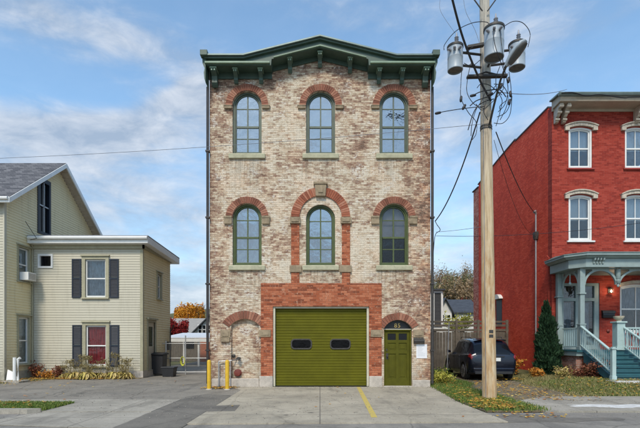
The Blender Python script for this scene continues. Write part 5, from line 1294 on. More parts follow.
# ------------------------------------------------------------------ wooden fence
fe = thing('board_fence', 'weathered grey board fence with long rails behind the dark blue car', 'fence', (3.75, 22.6, 0))
rr = random.Random(21); YF_ = 22.8
x = 3.72; m = MB()
while x < 9.5:
    w_ = rr.uniform(.13, .16); h = 2.0 + rr.uniform(-.04, .03); t = rr.uniform(-.006, .006)
    m.hexa([(x, YF_ + t, 0), (x + w_, YF_ + t, 0), (x + w_, YF_ + t + .022, 0), (x, YF_ + t + .022, 0), (x, YF_ + t, h), (x + w_, YF_ + t, h), (x + w_, YF_ + t + .022, h), (x, YF_ + t + .022, h)])
    x += w_ + rr.uniform(.006, .02)
m.build('boards', M['dirty_wood'], fe)
for z, h in ((2.02, .12), (2.26, .11), (2.46, .09)):
    m = MB(); m.box(3.72, 9.55, YF_ - .03, YF_ + .02, z, z + h); m.build('rail', M['dirty_wood'], fe, bevel=.008)
for x in (3.8, 5.4, 6.9, 8.0, 9.45):
    m = MB(); m.box(x - .06, x + .06, YF_ - .09, YF_ - .031, 0, 2.6); m.build('post', M['dirty_wood'], fe, bevel=.01)
m = MB(); m.box(8.0, 9.5, YF_ - .07, YF_ - .032, 1.2, 1.32); m.box(8.0, 9.5, YF_ - .07, YF_ - .032, 1.6, 1.72); m.build('rail', M['dirty_wood'], fe)
pp = thing('thin_pole', 'thin pale clothes pole leaning before the board fence beside the car', 'pole', (5.3, 19.6, 0))
m = MB(); m.tube([(5.52, 19.6, 0), (5.62, 19.6, 2.35)], .022, 8); m.build('rod', M['steel'], pp)
# narrow shuttered pane beyond the fence
sp_ = thing('garden_shed', 'narrow grey shed with a dark louvred shutter behind the board fence', 'shed', (6.1, 24.2, 0))
m = MB(); m.box(4.2, 6.62, 24.2, 26.2, 0, 4.25); m.build('wall', M['white'], sp_)
m = MB(); m.hexa([(4.0, 24.0, 4.25), (6.70, 24.0, 4.25), (6.70, 26.3, 4.25), (4.0, 26.3, 4.25), (4.0, 24.0, 4.32), (6.70, 24.0, 4.32), (6.70, 26.3, 4.45), (4.0, 26.3, 4.45)]); m.build('roof', M['slate'], sp_)
TS = FRONT(24.2); m = MB(TS); m.plate(rect(6.08, 6.56, 2.3, 4.2), [rect(6.14, 6.50, 2.38, 4.12)], 0, .05)
sh_ = m.build('shutter', M['white'], sp_)
m = MB(TS); z = 2.38
m.box(6.14, 6.50, .004, .008, 2.38, 4.12)
while z < 4.08: m.prof([(.01, z), (.04, z), (.012, z + .06)], 6.14, 6.50); z += .075
m.build('louvre', M['black'], sh_)

# ------------------------------------------------------------------ vegetation
def leafcard(m, p, s, rr, flat_=0.0):
    """one bent leaf of two triangles, any orientation"""
    a = Vector((rr.gauss(0, 1), rr.gauss(0, 1), rr.gauss(0, 1) * (1 - flat_))).normalized()
    b = a.cross(Vector((rr.gauss(0, 1), rr.gauss(0, 1), rr.gauss(0, 1)))).normalized()
    c = a.cross(b) * s * .25
    i = m.V([tuple(p - a * s), tuple(p - b * s * .5 + c), tuple(p + a * s), tuple(p + b * s * .5 + c)]); m.f.append((i, i + 1, i + 2, i + 3))
def limb(m, p, d, L, r, depth, rr, tips, spread=.55, up=.12):
    n = 4; pts = [p]; q = p.copy(); dd = d.copy()
    for k in range(n):
        dd = (dd + Vector((rr.gauss(0, .12), rr.gauss(0, .12), rr.gauss(0, .08) + up * .3))).normalized(); q = q + dd * L / n; pts.append(q.copy())
    m.tube(pts, [r * (1 - .45 * k / n) for k in range(n + 1)], 7 if depth > 1 else 4, caps=False)
    if depth <= 1: tips.append((pts[2], q))
    if depth == 0: return
    for k in range(rr.choice([2, 3, 3])):
        a = Vector((rr.gauss(0, 1), rr.gauss(0, 1), rr.gauss(0, .5))).normalized()
        nd = (dd + a * spread * rr.uniform(.7, 1.5) + Vector((0, 0, up))).normalized()
        limb(m, pts[rr.choice([2, 3, 4])].copy(), nd, L * rr.uniform(.6, .85), r * .55, depth - 1, rr, tips, spread, up)
def tree(name, label, x, y, z0, h, cr, leafmat, barkmat, seed, nleaf=2500, leaf=.14, depth=3, group=None, bare=0.0, trunk=.35):
    rr = random.Random(seed); t = thing(name, label, 'tree', (x, y, z0), group)
    m = MB(); tips = []
    b = Vector((x, y, z0)); th = h * trunk; r0 = h * .022
    m.tube([tuple(b), tuple(b + Vector((rr.gauss(0, .02) * h, 0, th * .5))), tuple(b + Vector((0, 0, th)))], [r0 * 1.4, r0, r0 * .85], 8)
    for k in range(5):
        a = k * 2 * math.pi / 5 + rr.uniform(-.4, .4); tl = rr.uniform(.3, 1.0)
        d = Vector((math.cos(a) * tl, math.sin(a) * tl, rr.uniform(.7, 1.3))).normalized()
        limb(m, b + Vector((0, 0, th * rr.uniform(.8, 1.0))), d, h * .27, r0 * .6, depth, rr, tips)
    m.build('trunk', M[barkmat], t, recalc=False)
    # fit the crown to the wanted radius
    m = MB(); cz = z0 + h * .63
    for k in range(nleaf):
        p, q = rr.choice(tips); s = rr.uniform(.3, 1.15); c = p.lerp(q, s) + Vector((rr.gauss(0, 1), rr.gauss(0, 1), rr.gauss(0, .8))) * h * .045
        dx, dy = c.x - x, c.y - y; rad = math.hypot(dx, dy)
        if rad > cr: f = cr / rad * rr.uniform(.8, 1.05); c.x = x + dx * f; c.y = y + dy * f
        leafcard(m, c, leaf * rr.uniform(.5, 1.3), rr)
    m.build('crown', M[leafmat], t, recalc=False)
    return t

def arborvitae(x, y, z0, h, r, seed):
    rr = random.Random(seed); t = thing('arborvitae', 'tall narrow dark green arborvitae beside the red house porch', 'shrub', (x, y, z0))
    m = MB(); m.tube([(x, y, z0), (x, y, z0 + h * .9)], [.06, .01], 6); m.build('trunk', M['bark'], t)
    m = MB()
    lump = [(rr.uniform(0, 6.28), rr.uniform(0, 1), rr.uniform(.72, 1.24)) for _ in range(70)]
    for k in range(15000):
        u = rr.random() ** 1.25; a = rr.uniform(0, 6.28)
        R_ = r * (1 - u) ** .72 * (1.0 if u > .12 else .72 + u * 2.3)
        f = 1.0
        for la, lu, lf in lump:
            da = abs((a - la + math.pi) % (2 * math.pi) - math.pi)
            if da < .5 and abs(u - lu) < .07: f = f * lf
        rad = R_ * f * (rr.uniform(.62, 1.06) ** .6)
        p = Vector((x + rad * math.cos(a), y + rad * math.sin(a), z0 + u * h))
        up = Vector((math.cos(a) * .45 + rr.gauss(0, .25), math.sin(a) * .45 + rr.gauss(0, .25), 1)).normalized(); s = rr.uniform(.03, .085) * (1.6 if rr.random() < .05 else 1)
        sd_ = up.cross(Vector((rr.gauss(0, 1), rr.gauss(0, 1), 0))).normalized() * s * .42
        i = m.V([tuple(p), tuple(p + up * s * .8 + sd_), tuple(p + up * s * 1.9), tuple(p + up * s * .8 - sd_)]); m.f.append((i, i + 1, i + 2, i + 3))
    m.build('foliage', M['lf_arb'], t, recalc=False)
arborvitae(8.93, 17.75, .15, 2.82, .52, 5)

def shrub(name, label, x, y, z0, w_, h, mat, seed, n=700, leaf=.05, cat='shrub', stems=14, group=None, droop=.0):
    rr = random.Random(seed); t = thing(name, label, cat, (x, y, z0), group); m = MB(); l = MB()
    for k in range(stems):
        a = rr.uniform(0, 6.28); s = rr.uniform(.3, 1); hh = h * rr.uniform(.6, 1.05) * (1 - s * .35)
        tip = Vector((x + math.cos(a) * w_ * s * .5, y + math.sin(a) * w_ * s * .5, z0 + hh)); mid = Vector((x + (tip.x - x) * .4, y + (tip.y - y) * .4, z0 + hh * .65))
        m.tube([(x + rr.gauss(0, .04), y + rr.gauss(0, .04), z0), tuple(mid), tuple(tip)], [.01, .008, .004], 4, caps=False)
        for q in range(n // stems):
            f = rr.uniform(.15, 1.05); c = Vector((x, y, z0)).lerp(mid, f / .55) if f < .55 else mid.lerp(tip, (f - .55) / .45)
            c = c + Vector((rr.gauss(0, 1), rr.gauss(0, 1), rr.gauss(0, .8))) * w_ * .09
            if c.z < z0 + .01: c.z = z0 + .01
            leafcard(l, c, leaf * rr.uniform(.5, 1.4), rr, .3)
    m.build('stems', M['stem'], t, recalc=False); l.build('foliage', M[mat], t, recalc=False); return t
def hosta(x, y, z0, w_, seed, proto=None):
    rr = random.Random(seed); m = MB(); 
    for k in range(110):
        a = rr.uniform(0, 6.28); L = w_ * rr.uniform(.2, .95); ww = L * rr.uniform(.05, .16); base = Vector((x, y, z0 + .02)); d = Vector((math.cos(a), math.sin(a), 0)); sd_ = Vector((-d.y, d.x, 0)) * ww
        el_ = rr.uniform(.3, 2.0); pts = []
        for q in range(6):
            t = q / 5; pts.append(base + d * L * t * .9 + Vector((0, 0, L * el_ * (t - t * t * rr.uniform(.75, 1.25)) * 1.1)))
        wd = [.12, .5, 1, .95, .55, .02]
        ii = [m.V([tuple(p - sd_ * wd[q]), tuple(p + Vector((0, 0, -.012))), tuple(p + sd_ * wd[q])]) for q, p in enumerate(pts)]
        for q in range(5):
            m.f.append((ii[q], ii[q] + 1, ii[q + 1] + 1, ii[q + 1])); m.f.append((ii[q] + 1, ii[q] + 2, ii[q + 1] + 2, ii[q + 1] + 1))
    return m
def hosta_thing(x, y, sz, seed):
    t = thing('wilted_hosta', 'wilted yellow hosta clump in the bed along the cream house wall', 'plant', (x, y, .02), 'wilted hostas along the cream house wall')
    hosta(x, y, .02, sz, seed).build('foliage', M['lf_hosta'], t, recalc=False)
    rr = random.Random(seed + 1); m = MB()
    for k in range(9):
        a = rr.uniform(0, 6.28); s = rr.uniform(.1, .55) * sz; h = rr.uniform(.6, 1.15) * sz * 1.5
        m.tube([(x, y, .02), (x + s * math.cos(a) * .4, y + s * math.sin(a) * .4, h * .6), (x + s * math.cos(a), y + s * math.sin(a), h), (x + s * 1.4 * math.cos(a), y + s * math.sin(a), h - .03)], [.006, .005, .004, .003], 4, caps=False)
        for q in range(12): leafcard(m, Vector((x + s * math.cos(a) + rr.gauss(0, .06), y + s * math.sin(a), h + rr.gauss(0, .03))), .035, rr)
    m.build('seed_stalk', M['stem'], t, recalc=False); return t
rr = random.Random(77)
hx = [-10.45, -10.1, -9.75, -9.45, -9.2, -8.9, -8.6, -8.3, -8.0, -7.75, -9.95, -9.3, -8.45, -7.9]
protos = [hosta_thing(hx[k], 18.22 + rr.uniform(-.08, .12), .36 + .08 * k, 50 + k) for k in range(4)]
for k, x in enumerate(hx[4:]):
    protos.append(dup(protos[k % 4], (x, 18.15 + rr.uniform(-.15, .2), .02), rr.uniform(0, 6.28), rr.uniform(.8, 1.15)))
ORD = ['first', 'second', 'third', 'fourth', 'fifth', 'sixth', 'seventh', 'eighth', 'ninth', 'tenth', 'eleventh', 'twelfth', 'thirteenth', 'fourteenth']
for k, o in enumerate(sorted(protos, key=lambda o: o.location.x)):
    o['label'] = 'wilted yellow hosta along the cream wall, %s from the left in its bed' % ORD[k]
for (x, y, w_, h, mt, sd_, lb_) in [(-11.55, 18.25, .6, .75, 'lf_redb', 1, 'dark red brown leggy shrub by the inner corner of the cream house'), (-11.0, 18.15, .8, .42, 'lf_orange', 2, 'low orange shrub in the bed left of the wilted hostas'), (-10.6, 18.2, .5, .6, 'lf_redb', 3, 'small rusty shrub between the orange shrub and the hostas')]:
    shrub('autumn_shrub', lb_, x, y, .02, w_, h, mt, sd_, 500, .045)
shrub('orange_shrub', 'bright orange leaved shrub against the red side wall beside the car', 8.15, 18.9, .1, .8, .95, 'lf_orange', 12, 600, .05)
shrub('orange_shrub', 'low orange shrub at the left foot of the dark arborvitae', 8.35, 17.4, .12, .7, .42, 'lf_orange', 13, 500, .05)
shrub('brown_shrub', 'tangled red brown shrub against the side of the teal steps', 10.05, 16.25, .18, 1.1, .72, 'lf_redb', 14, 1500, .045, stems=30)
shrub('brown_shrub', 'small red brown shrub in front of the porch foundation bricks', 9.5, 16.5, .18, .8, .5, 'lf_redb', 19, 600, .04, stems=20)
shrub('dry_shrub', 'dry straw coloured plant in front of the porch foundation', 9.0, 16.6, .16, .9, .42, 'lf_hosta', 15, 700, .04, stems=26)
shrub('green_weeds', 'leafy green weeds at the right foot of the brick firehouse', 4.25, 15.9, 0, .9, .55, 'lf_ygreen', 16, 900, .045, 'plant', stems=26)
shrub('green_weeds', 'low green weeds before the board fence left of the car', 4.7, 17.6, 0, 1.2, .5, 'lf_green', 17, 900, .05, 'plant', stems=26)
shrub('dry_shrub', 'dry brown weeds in the corner between firehouse and fence', 4.5, 19.8, 0, 1.0, .7, 'lf_hosta', 18, 500, .05, stems=20)

# left background: pale gable house, maples, carport, mesh fence
def house(name, label, x0, x1, y0, y1, ze, zr, wallm, roofm, ridge='x', wins=(), group=None, ov=.35):
    t = thing(name, label, 'house', ((x0 + x1) / 2, y0, 0), group)
    m = MB(); m.box(x0, x1, y0, y1, -.05, ze)
    if ridge == 'y':
        i = m.V([(x0, y0, ze), (x1, y0, ze), ((x0 + x1) / 2, y0, zr), (x0, y1, ze), (x1, y1, ze), ((x0 + x1) / 2, y1, zr)])
        m.f += [(i, i + 1, i + 2), (i + 3, i + 4, i + 5), (i, i + 2, i + 5, i + 3), (i + 1, i + 2, i + 5, i + 4)]
    else:
        i = m.V([(x0, y0, ze), (x0, y1, ze), (x0, (y0 + y1) / 2, zr), (x1, y0, ze), (x1, y1, ze), (x1, (y0 + y1) / 2, zr)])
        m.f += [(i, i + 1, i + 2), (i + 3, i + 4, i + 5), (i, i + 2, i + 5, i + 3), (i + 1, i + 2, i + 5, i + 4)]
    m.build('wall', M[wallm], t)
    m = MB(); th = .12
    if ridge == 'y':
        xm = (x0 + x1) / 2; sl = (zr - ze) / (xm - x0)
        for a, b in ((x0 - ov, xm), (x1 + ov, xm)):
            m.hexa([(a, y0 - ov, ze - ov * sl + .02), (b, y0 - ov, zr + .02), (b, y1 + ov, zr + .02), (a, y1 + ov, ze - ov * sl + .02), (a, y0 - ov, ze - ov * sl + th), (b, y0 - ov, zr + th), (b, y1 + ov, zr + th), (a, y1 + ov, ze - ov * sl + th)])
    else:
        ym = (y0 + y1) / 2; sl = (zr - ze) / (ym - y0)
        for a, b in ((y0 - ov, ym), (y1 + ov, ym)):
            m.hexa([(x0 - ov, a, ze - ov * sl + .02), (x1 + ov, a, ze - ov * sl + .02), (x1 + ov, b, zr + .02), (x0 - ov, b, zr + .02), (x0 - ov, a, ze - ov * sl + th), (x1 + ov, a, ze - ov * sl + th), (x1 + ov, b, zr + th), (x0 - ov, b, zr + th)])
    m.build('roof', M[roofm], t)
    for (u0, u1, z0, z1) in wins:
        m = MB(FRONT(y0)); m.plate(rect(u0 - .1, u1 + .1, z0 - .1, z1 + .1), [rect(u0, u1, z0, z1)], .002, .07); m.box(u0, u1, .02, .05, (z0 + z1) / 2 - .03, (z0 + z1) / 2 + .03); f_ = m.build('window', M['white'], t)
        m = MB(FRONT(y0)); m.box(u0, u1, .004, .015, z0, z1); m.build('pane', M['carglass'], f_)
    return t
def AX(px, D): return (px - CX) * D / FPX
def AZ(py, D): return EYE + (HY - py) * D / FPX
D = 44.0
M['greyroof'] = basic('pale_grey_shingles', (.30, .28, .25), .9, .15, 3, .4, 12)
M['offwhite'] = basic('offwhite_house_wall', (.62, .60, .55), .7, .08, 1, .1)
house('distant_house', 'grey roofed house beyond the carport with a dark barge board', AX(150, D), AX(206, D), D + 1, D + 9, AZ(336, D), AZ(317, D), 'offwhite', 'greyroof', 'x')
gl = house('distant_gable', 'small white gable with three dark windows just left of the firehouse', AX(193, D), AX(237, D), D - 1.5, D + 5, AZ(338, D), AZ(316, D), 'offwhite', 'slate', 'y', [(AX(203 + 4 * k, D), AX(205.6 + 4 * k, D), AZ(334, D), AZ(326, D)) for k in range(3)], ov=.4)
tree('red_maple', 'deep red maple crown rising behind the white carport roof', AX(175, 40), 40, 0, 4.0, 1.15, 'lf_red', 'bark', 3, 7000, .10, 2, trunk=.3)
tree('golden_maple', 'round golden orange maple above the distant grey roof', AX(190, 56), 56, 0, 6.7, 1.75, 'lf_maple', 'bark', 9, 11000, .15, 3, trunk=.35)
tree('bare_tree', 'thin grey tree between the golden maple and the firehouse', AX(214, 60), 60, 0, 7.0, 2.5, 'lf_hill_a', 'bark_g', 10, 900, .12, 3)
cp = thing('carport', 'white sheet roofed carport behind the mesh fence', 'carport', (AX(188, 28), 27, 0))
D = 27.0
m = MB(); m.hexa([(AX(160, D), D, 1.70), (AX(216, D), D, 1.70), (AX(216, D), D + 4.5, 2.06), (AX(160, D), D + 4.5, 2.06), (AX(160, D), D, 1.74), (AX(216, D), D, 1.74), (AX(216, D), D + 4.5, 2.1), (AX(160, D), D + 4.5, 2.1)])
m.build('roof', M['canvas'], cp)
m = MB(); z0 = 1.48
m.box(AX(160, D), AX(216, D), D - .05, D - .003, z0, z0 + .2); m.build('fascia', M['white'], cp)
for px in (162, 198, 214):
    for dy in (.1, 4.3):
        m = MB(); m.box(AX(px, D) - .05, AX(px, D) + .05, D + dy, D + dy + .1, 0, z0 + .17); m.build('post', M['white'], cp)
wsh = thing('wooden_garage', 'rust red timber garage front under the carport roof', 'garage', (AX(205, 33), 33, 0))
m = MB(); m.box(AX(199, 33), AX(225, 33), 33, 36, 0, 1.95); m.build('wall', M['foundation_brick'], wsh); m = MB(); m.box(AX(201, 33), AX(210, 33), 32.96, 32.998, 0, 1.8); m.build('door', M['arch_red'], wsh)
gb = thing('grey_shed', 'dark grey plank shed wall at the back of the carport', 'shed', (AX(180, 34), 34, 0))
m = MB()
for k in range(26): m.box(AX(158, 34) + k * .13, AX(158, 34) + k * .13 + .12, 34, 34.05, 0, 1.9)
m.build('wall', M['dirty_wood'], gb); m = MB(); m.box(AX(185, 34), AX(194, 34), 33.93, 33.998, 1.0, 1.75); m.build('window', M['carglass'], gb)
# mesh fence with gate
mf = thing('mesh_fence', 'low grey wire mesh fence with a gate across the drive', 'fence', (AX(186, 20.5), 20.5, 0))
D = 20.5
M['galv'] = basic('galvanised_tube', (.42, .43, .43), .45, .12, 8, .1, 60, metal=.3)
for px, h in ((166, 1.5), (185.5, 1.75), (208, 1.5)):
    m = MB(); m.tube([(AX(px, D), D, 0), (AX(px, D), D, h)], .028, 8); m.lathe((AX(px, D), D, h), [(.035, 0), (.03, .03), (0, .045)], 8); m.build('post', M['galv'], mf)
for z in (.12, 1.42, .75):
    m = MB(); m.tube([(AX(162, D), D, z), (AX(208.5, D), D, z)], .018, 6); m.build('rail', M['galv'], mf)
m = MB(); x0, x1, z0, z1, st_ = AX(162, D), AX(208.5, D), .12, 1.42, .085
c = x0 - (z1 - z0)
while c < x1:
    for sg in (1, -1):
        pts = []
        a = c if sg > 0 else c + (z1 - z0)
        xa, za, xb, zb = c, z0, c + (z1 - z0), z1
        if sg < 0: za, zb = z1, z0
        if xa < x0: t_ = (x0 - xa) / (xb - xa); za += (zb - za) * t_; xa = x0
        if xb > x1: t_ = (x1 - xa) / (xb - xa); zb = za + (zb - za) * t_; xb = x1
        if xb > xa: m.tube([(xa, D + .01 * sg, za), (xb, D + .01 * sg, zb)], .0022, 3, caps=False)
    c += st_
m.build('wire_mesh', M['galv'], mf, recalc=False)
# bins and oddments by the side door of the wing
bn = thing('wheelie_bin', 'black two wheeled bin against the side of the cream house wing', 'bin', (AX(166, 19.9), 19.9, 0))
x = AX(164.5, 20.6) - .02; m = MB(); m.hexa([(x - .24, 19.7, .08), (x + .24, 19.7, .08), (x + .24, 20.2, .08), (x - .24, 20.2, .08), (x - .28, 19.64, .92), (x + .28, 19.64, .92), (x + .28, 20.26, .92), (x - .28, 20.26, .92)]); m.build('body', M['plastic'], bn, bevel=.02)
m = MB(); m.prof([(0, .92), (.70, .92), (.72, .97), (.35, 1.03), (0, 1.0)], 0, .64); 
mm = MB(FRONT(20.3)); mm.prof([(0, .925), (.72, .925), (.73, .97), (.36, 1.03), (0, 1.0)], x - .32, x + .32); mm.build('lid', M['plastic'], bn, bevel=.01)
for s in (-1, 1):
    m = MB(); m.lathe((x + s * .27 - .03, 20.22, .11), [(.0, 0), (.11, 0), (.11, .06), (0, .06)], 14, (1, 0, 0)); m.build('wheel', M['tyre'], bn)
bt = thing('storage_tub', 'low black storage tub on the drive in front of the wheelie bin', 'tub', (AX(160, 19.2), 19.3, 0))
x = AX(170.5, 19.3) - .05; m = MB(); m.hexa([(x - .22, 19.1, 0), (x + .22, 19.1, 0), (x + .22, 19.5, 0), (x - .22, 19.5, 0), (x - .27, 19.05, .38), (x + .27, 19.05, .38), (x + .27, 19.55, .38), (x - .27, 19.55, .38)]); m.box(x - .29, x + .29, 19.03, 19.57, .38, .43); m.build('body', M['plastic'], bt, bevel=.015)
yt = thing('yellow_hose_reel', 'yellow green hose coil hanging on the mesh fence post', 'hose', (AX(183, 20.3), 20.3, .7))
for k in range(4):
    m = MB(); c = Vector((AX(182.6, 20.3), 20.36 - k * .02, .62)); m.tube([tuple(c + Vector((math.cos(a * math.pi / 10) * (.07 + .01 * k), 0, math.sin(a * math.pi / 10) * (.17 + .012 * k)))) for a in range(21)], .014, 5); m.build('coil', M['grn_pl'], yt)

# right background: hillside with separate thin autumn trees, pale house
hm = MB(); i = hm.V([(x, y, (y - 60) * .09 + 3 * math.sin(x * .02 + y * .01)) if y > 60 else (x, y, -.5) for y in (58, 75, 100, 140, 200, 300) for x in (-60, 0, 10, 30, 60, 140)])
for a in range(5):
    for b in range(5): k = i + a * 6 + b; hm.f.append((k, k + 1, k + 7, k + 6))
struct(hm.build('hillside', M['ground']))
specs = [(437, 78, 252, 'a'), (445, 82, 266, 'a'), (452, 80, 262, 'a'), (460, 79, 260, 'b'), (467, 83, 264, 'a'), (474, 81, 262, 'a'), (441, 72, 276, 'b'), (449, 73, 278, 'c'), (457, 72, 276, 'a'), (464, 73, 279, 'c'), (472, 72, 277, 'a'), (433, 72, 272, 'b'), (480, 74, 270, 'c')]
KIND = {'a': ('thin_tree', 'thin brown half bare tree on the hill', 'lf_hill_a'), 'b': ('olive_tree', 'olive green leafy tree on the hill behind the pale house', 'lf_hill_b'), 'c': ('russet_tree', 'russet brown lower tree on the hill behind the pale house', 'lf_hill_c')}
for k, (px, D, py, kd) in enumerate(specs):
    nm, lb_, lm = KIND[kd]; zb = (D - 60) * .09; top = AZ(py, D)
    same = sorted(q[0] for q in specs if q[3] == kd)
    tree(nm, lb_ + ', %s from the left' % ['first', 'second', 'third', 'fourth', 'fifth', 'sixth', 'seventh'][same.index(px)], AX(px, D), D, zb - .3, top - zb + .3, 2.6, lm, 'bark_g', 200 + k, 4200 if kd == 'a' else 4200, .13, 3, group={'a': 'half bare trees on the hill', 'b': 'olive trees on the hill', 'c': 'russet trees on the hill'}[kd], trunk=.3)
D = 42.0
rhs = house('pale_house', 'pale grey house with dark slate roof beyond the board fence', AX(437.5, D), AX(452, D), D, D + 7, AZ(312, D), AZ(299, D), 'offwhite', 'slate', 'y', [(AX(441.5, D), AX(444, D), AZ(322, D), AZ(315, D)), (AX(447, D), AX(450, D), AZ(322, D), AZ(315, D))])
m = MB(); m.box(AX(452, D), AX(482, D), D + 1, D + 6, 0, AZ(312, D)); m.build('wall', M['offwhite'], rhs)
m = MB(); m.hexa([(AX(448, D), D + .7, AZ(312.5, D)), (AX(484, D), D + .7, AZ(312.5, D)), (AX(484, D), D + 3.6, AZ(297, D)), (AX(445, D), D + 3.6, AZ(297, D)), (AX(448, D), D + .7, AZ(311.5, D)), (AX(484, D), D + .7, AZ(311.5, D)), (AX(484, D), D + 3.6, AZ(296, D)), (AX(445, D), D + 3.6, AZ(296, D))]); m.build('roof', M['slate'], rhs)
m = MB(FRONT(D + 1)); m.plate(rect(AX(463, D), AX(471, D), AZ(323, D), AZ(315, D)), [rect(AX(464, D), AX(470, D), AZ(322, D), AZ(316, D))], .002, .07); f_ = m.build('window', M['white'], rhs); m = MB(FRONT(D + 1)); m.box(AX(464, D), AX(470, D), .004, .01, AZ(322, D), AZ(316, D)); m.build('pane', M['carglass'], f_)
tree('young_tree', 'small yellow green tree in front of the pale house', AX(459, 36), 36, 0, AZ(306, 36), 1.2, 'lf_ygreen', 'bark', 61, 1300, .09, 2)
tree('red_maple', 'dark red maple beside the rear of the red row house', AX(473, 60), 60, 0, AZ(291, 60), 1.6, 'lf_red', 'bark', 62, 2200, .13, 2)
# rooftops and trees that only other viewpoints or slivers show
for k, (x, y, h, kd) in enumerate([(-30, 60, 9, 'b'), (-40, 70, 11, 'a'), (-46, 75, 10, 'c'), (22, 70, 11, 'a'), (34, 64, 10, 'b')]):
    nm, lb_, lm = KIND[kd]
    tree(nm, ['broad olive tree far behind the cream house', 'large half bare tree far behind the cream house', 'russet tree far behind the cream house wing', 'large half bare tree far behind the red house', 'olive tree far behind the red house'][k], x, y, (y - 60) * .09 - .3, h, 4, lm, 'bark_g', 300 + k, 2500, .25, 3)

# ------------------------------------------------------------------ utility pole, transformers, street lamp, wires
PD = 11.7; b0 = Vector((AX(489.5, PD), PD, -.1)); b1 = Vector((AX(484.5, PD), PD, AZ(0, PD))); pdir = (b1 - b0)
def pole_at(z): return b0 + pdir * ((z + .1) / (b1.z + .1))
up_ = thing('utility_pole', 'tall weathered wooden utility pole carrying transformers and wires', 'utility pole', (b0.x, b0.y, 0))
m = MB(); n = 26; zs = [-.1 + 12.8 * k / 40 for k in range(41)]; rings = []
rr = random.Random(2)
for z in zs:
    c = pole_at(z); r = .180 - .0055 * z + rr.gauss(0, .0015)
    rings.append(m.V([(c.x + r * (1 + rr.gauss(0, .006)) * math.cos(2 * math.pi * q / n), c.y + r * (1 + rr.gauss(0, .006)) * math.sin(2 * math.pi * q / n), z) for q in range(n)]))
for k in range(40):
    for q in range(n): m.f.append((rings[k] + q, rings[k] + (q + 1) % n, rings[k + 1] + (q + 1) % n, rings[k + 1] + q))
m.f.append(tuple(range(rings[-1], rings[-1] + n))); m.build('post', M['pole'], up_, smooth=True)
def prad(z): return .180 - .0055 * z
# number plates and markings
c = pole_at(AZ(333, PD)); m = MB(FRONT(c.y - prad(1.7)))
for k, zz in enumerate((AZ(331.5, PD), AZ(336, PD))):
    m.box(c.x - .05, c.x + .055, -.02, .006, zz - .042, zz + .036)
m.build('tag_plate', M['iron'], up_)
m = MB(); 
for z in (AZ(128, PD), AZ(130.5, PD)):
    c = pole_at(z); m.lathe((c.x, c.y, z), [(prad(z) + .006, 0), (prad(z) + .012, .01), (prad(z) + .006, .05)], 20)
m.build('band', M['iron'], up_)
m = MB(); z0 = 2.6; pts = []
for k in range(12):
    z = .0 + k * .8; c = pole_at(z); pts.append((c.x - prad(z) * .75, c.y - prad(z) * .68, z))
m.tube(pts, .008, 5); m.build('ground_wire', M['wire_g'], up_)
def arm(pxa, pya, pxb, pyb, D, w_=.09, h=.10, mat='dirty_wood'):
    a, b = at(pxa, pya, D), at(pxb, pyb, D); m = MB()
    m.hexa([(a.x, a.y - w_ / 2, a.z), (b.x, b.y - w_ / 2, b.z), (b.x, b.y + w_ / 2, b.z), (a.x, a.y + w_ / 2, a.z), (a.x, a.y - w_ / 2, a.z + h), (b.x, b.y - w_ / 2, b.z + h), (b.x, b.y + w_ / 2, b.z + h), (a.x, a.y + w_ / 2, a.z + h)])
    return m.build('crossarm', M[mat], up_, bevel=.008)
arm(467, 78, 507, 77, PD - .28, .12, .06, 'iron'); 
m = MB(); a, b = at(468, 78, PD - .28), at(485, 73.5, PD - .28); m.tube([tuple(a), tuple(at(486, 72, PD - .25)), tuple(at(507, 77, PD - .28))], .022, 6); m.build('brace', M['iron'], up_)
arm(467, 49, 484, 46, PD - .25, .12, .07, 'iron')
arm(430, -28, 545, -28, PD - .25, .10, .12)
for s in (-1, 1):
    m = MB(); m.tube([tuple(at(485 + s * 30, -27, PD - .3)), tuple(at(485 + s * 2.5, 11, PD - .2))], .016, 6); m.build('brace', M['iron'], up_)
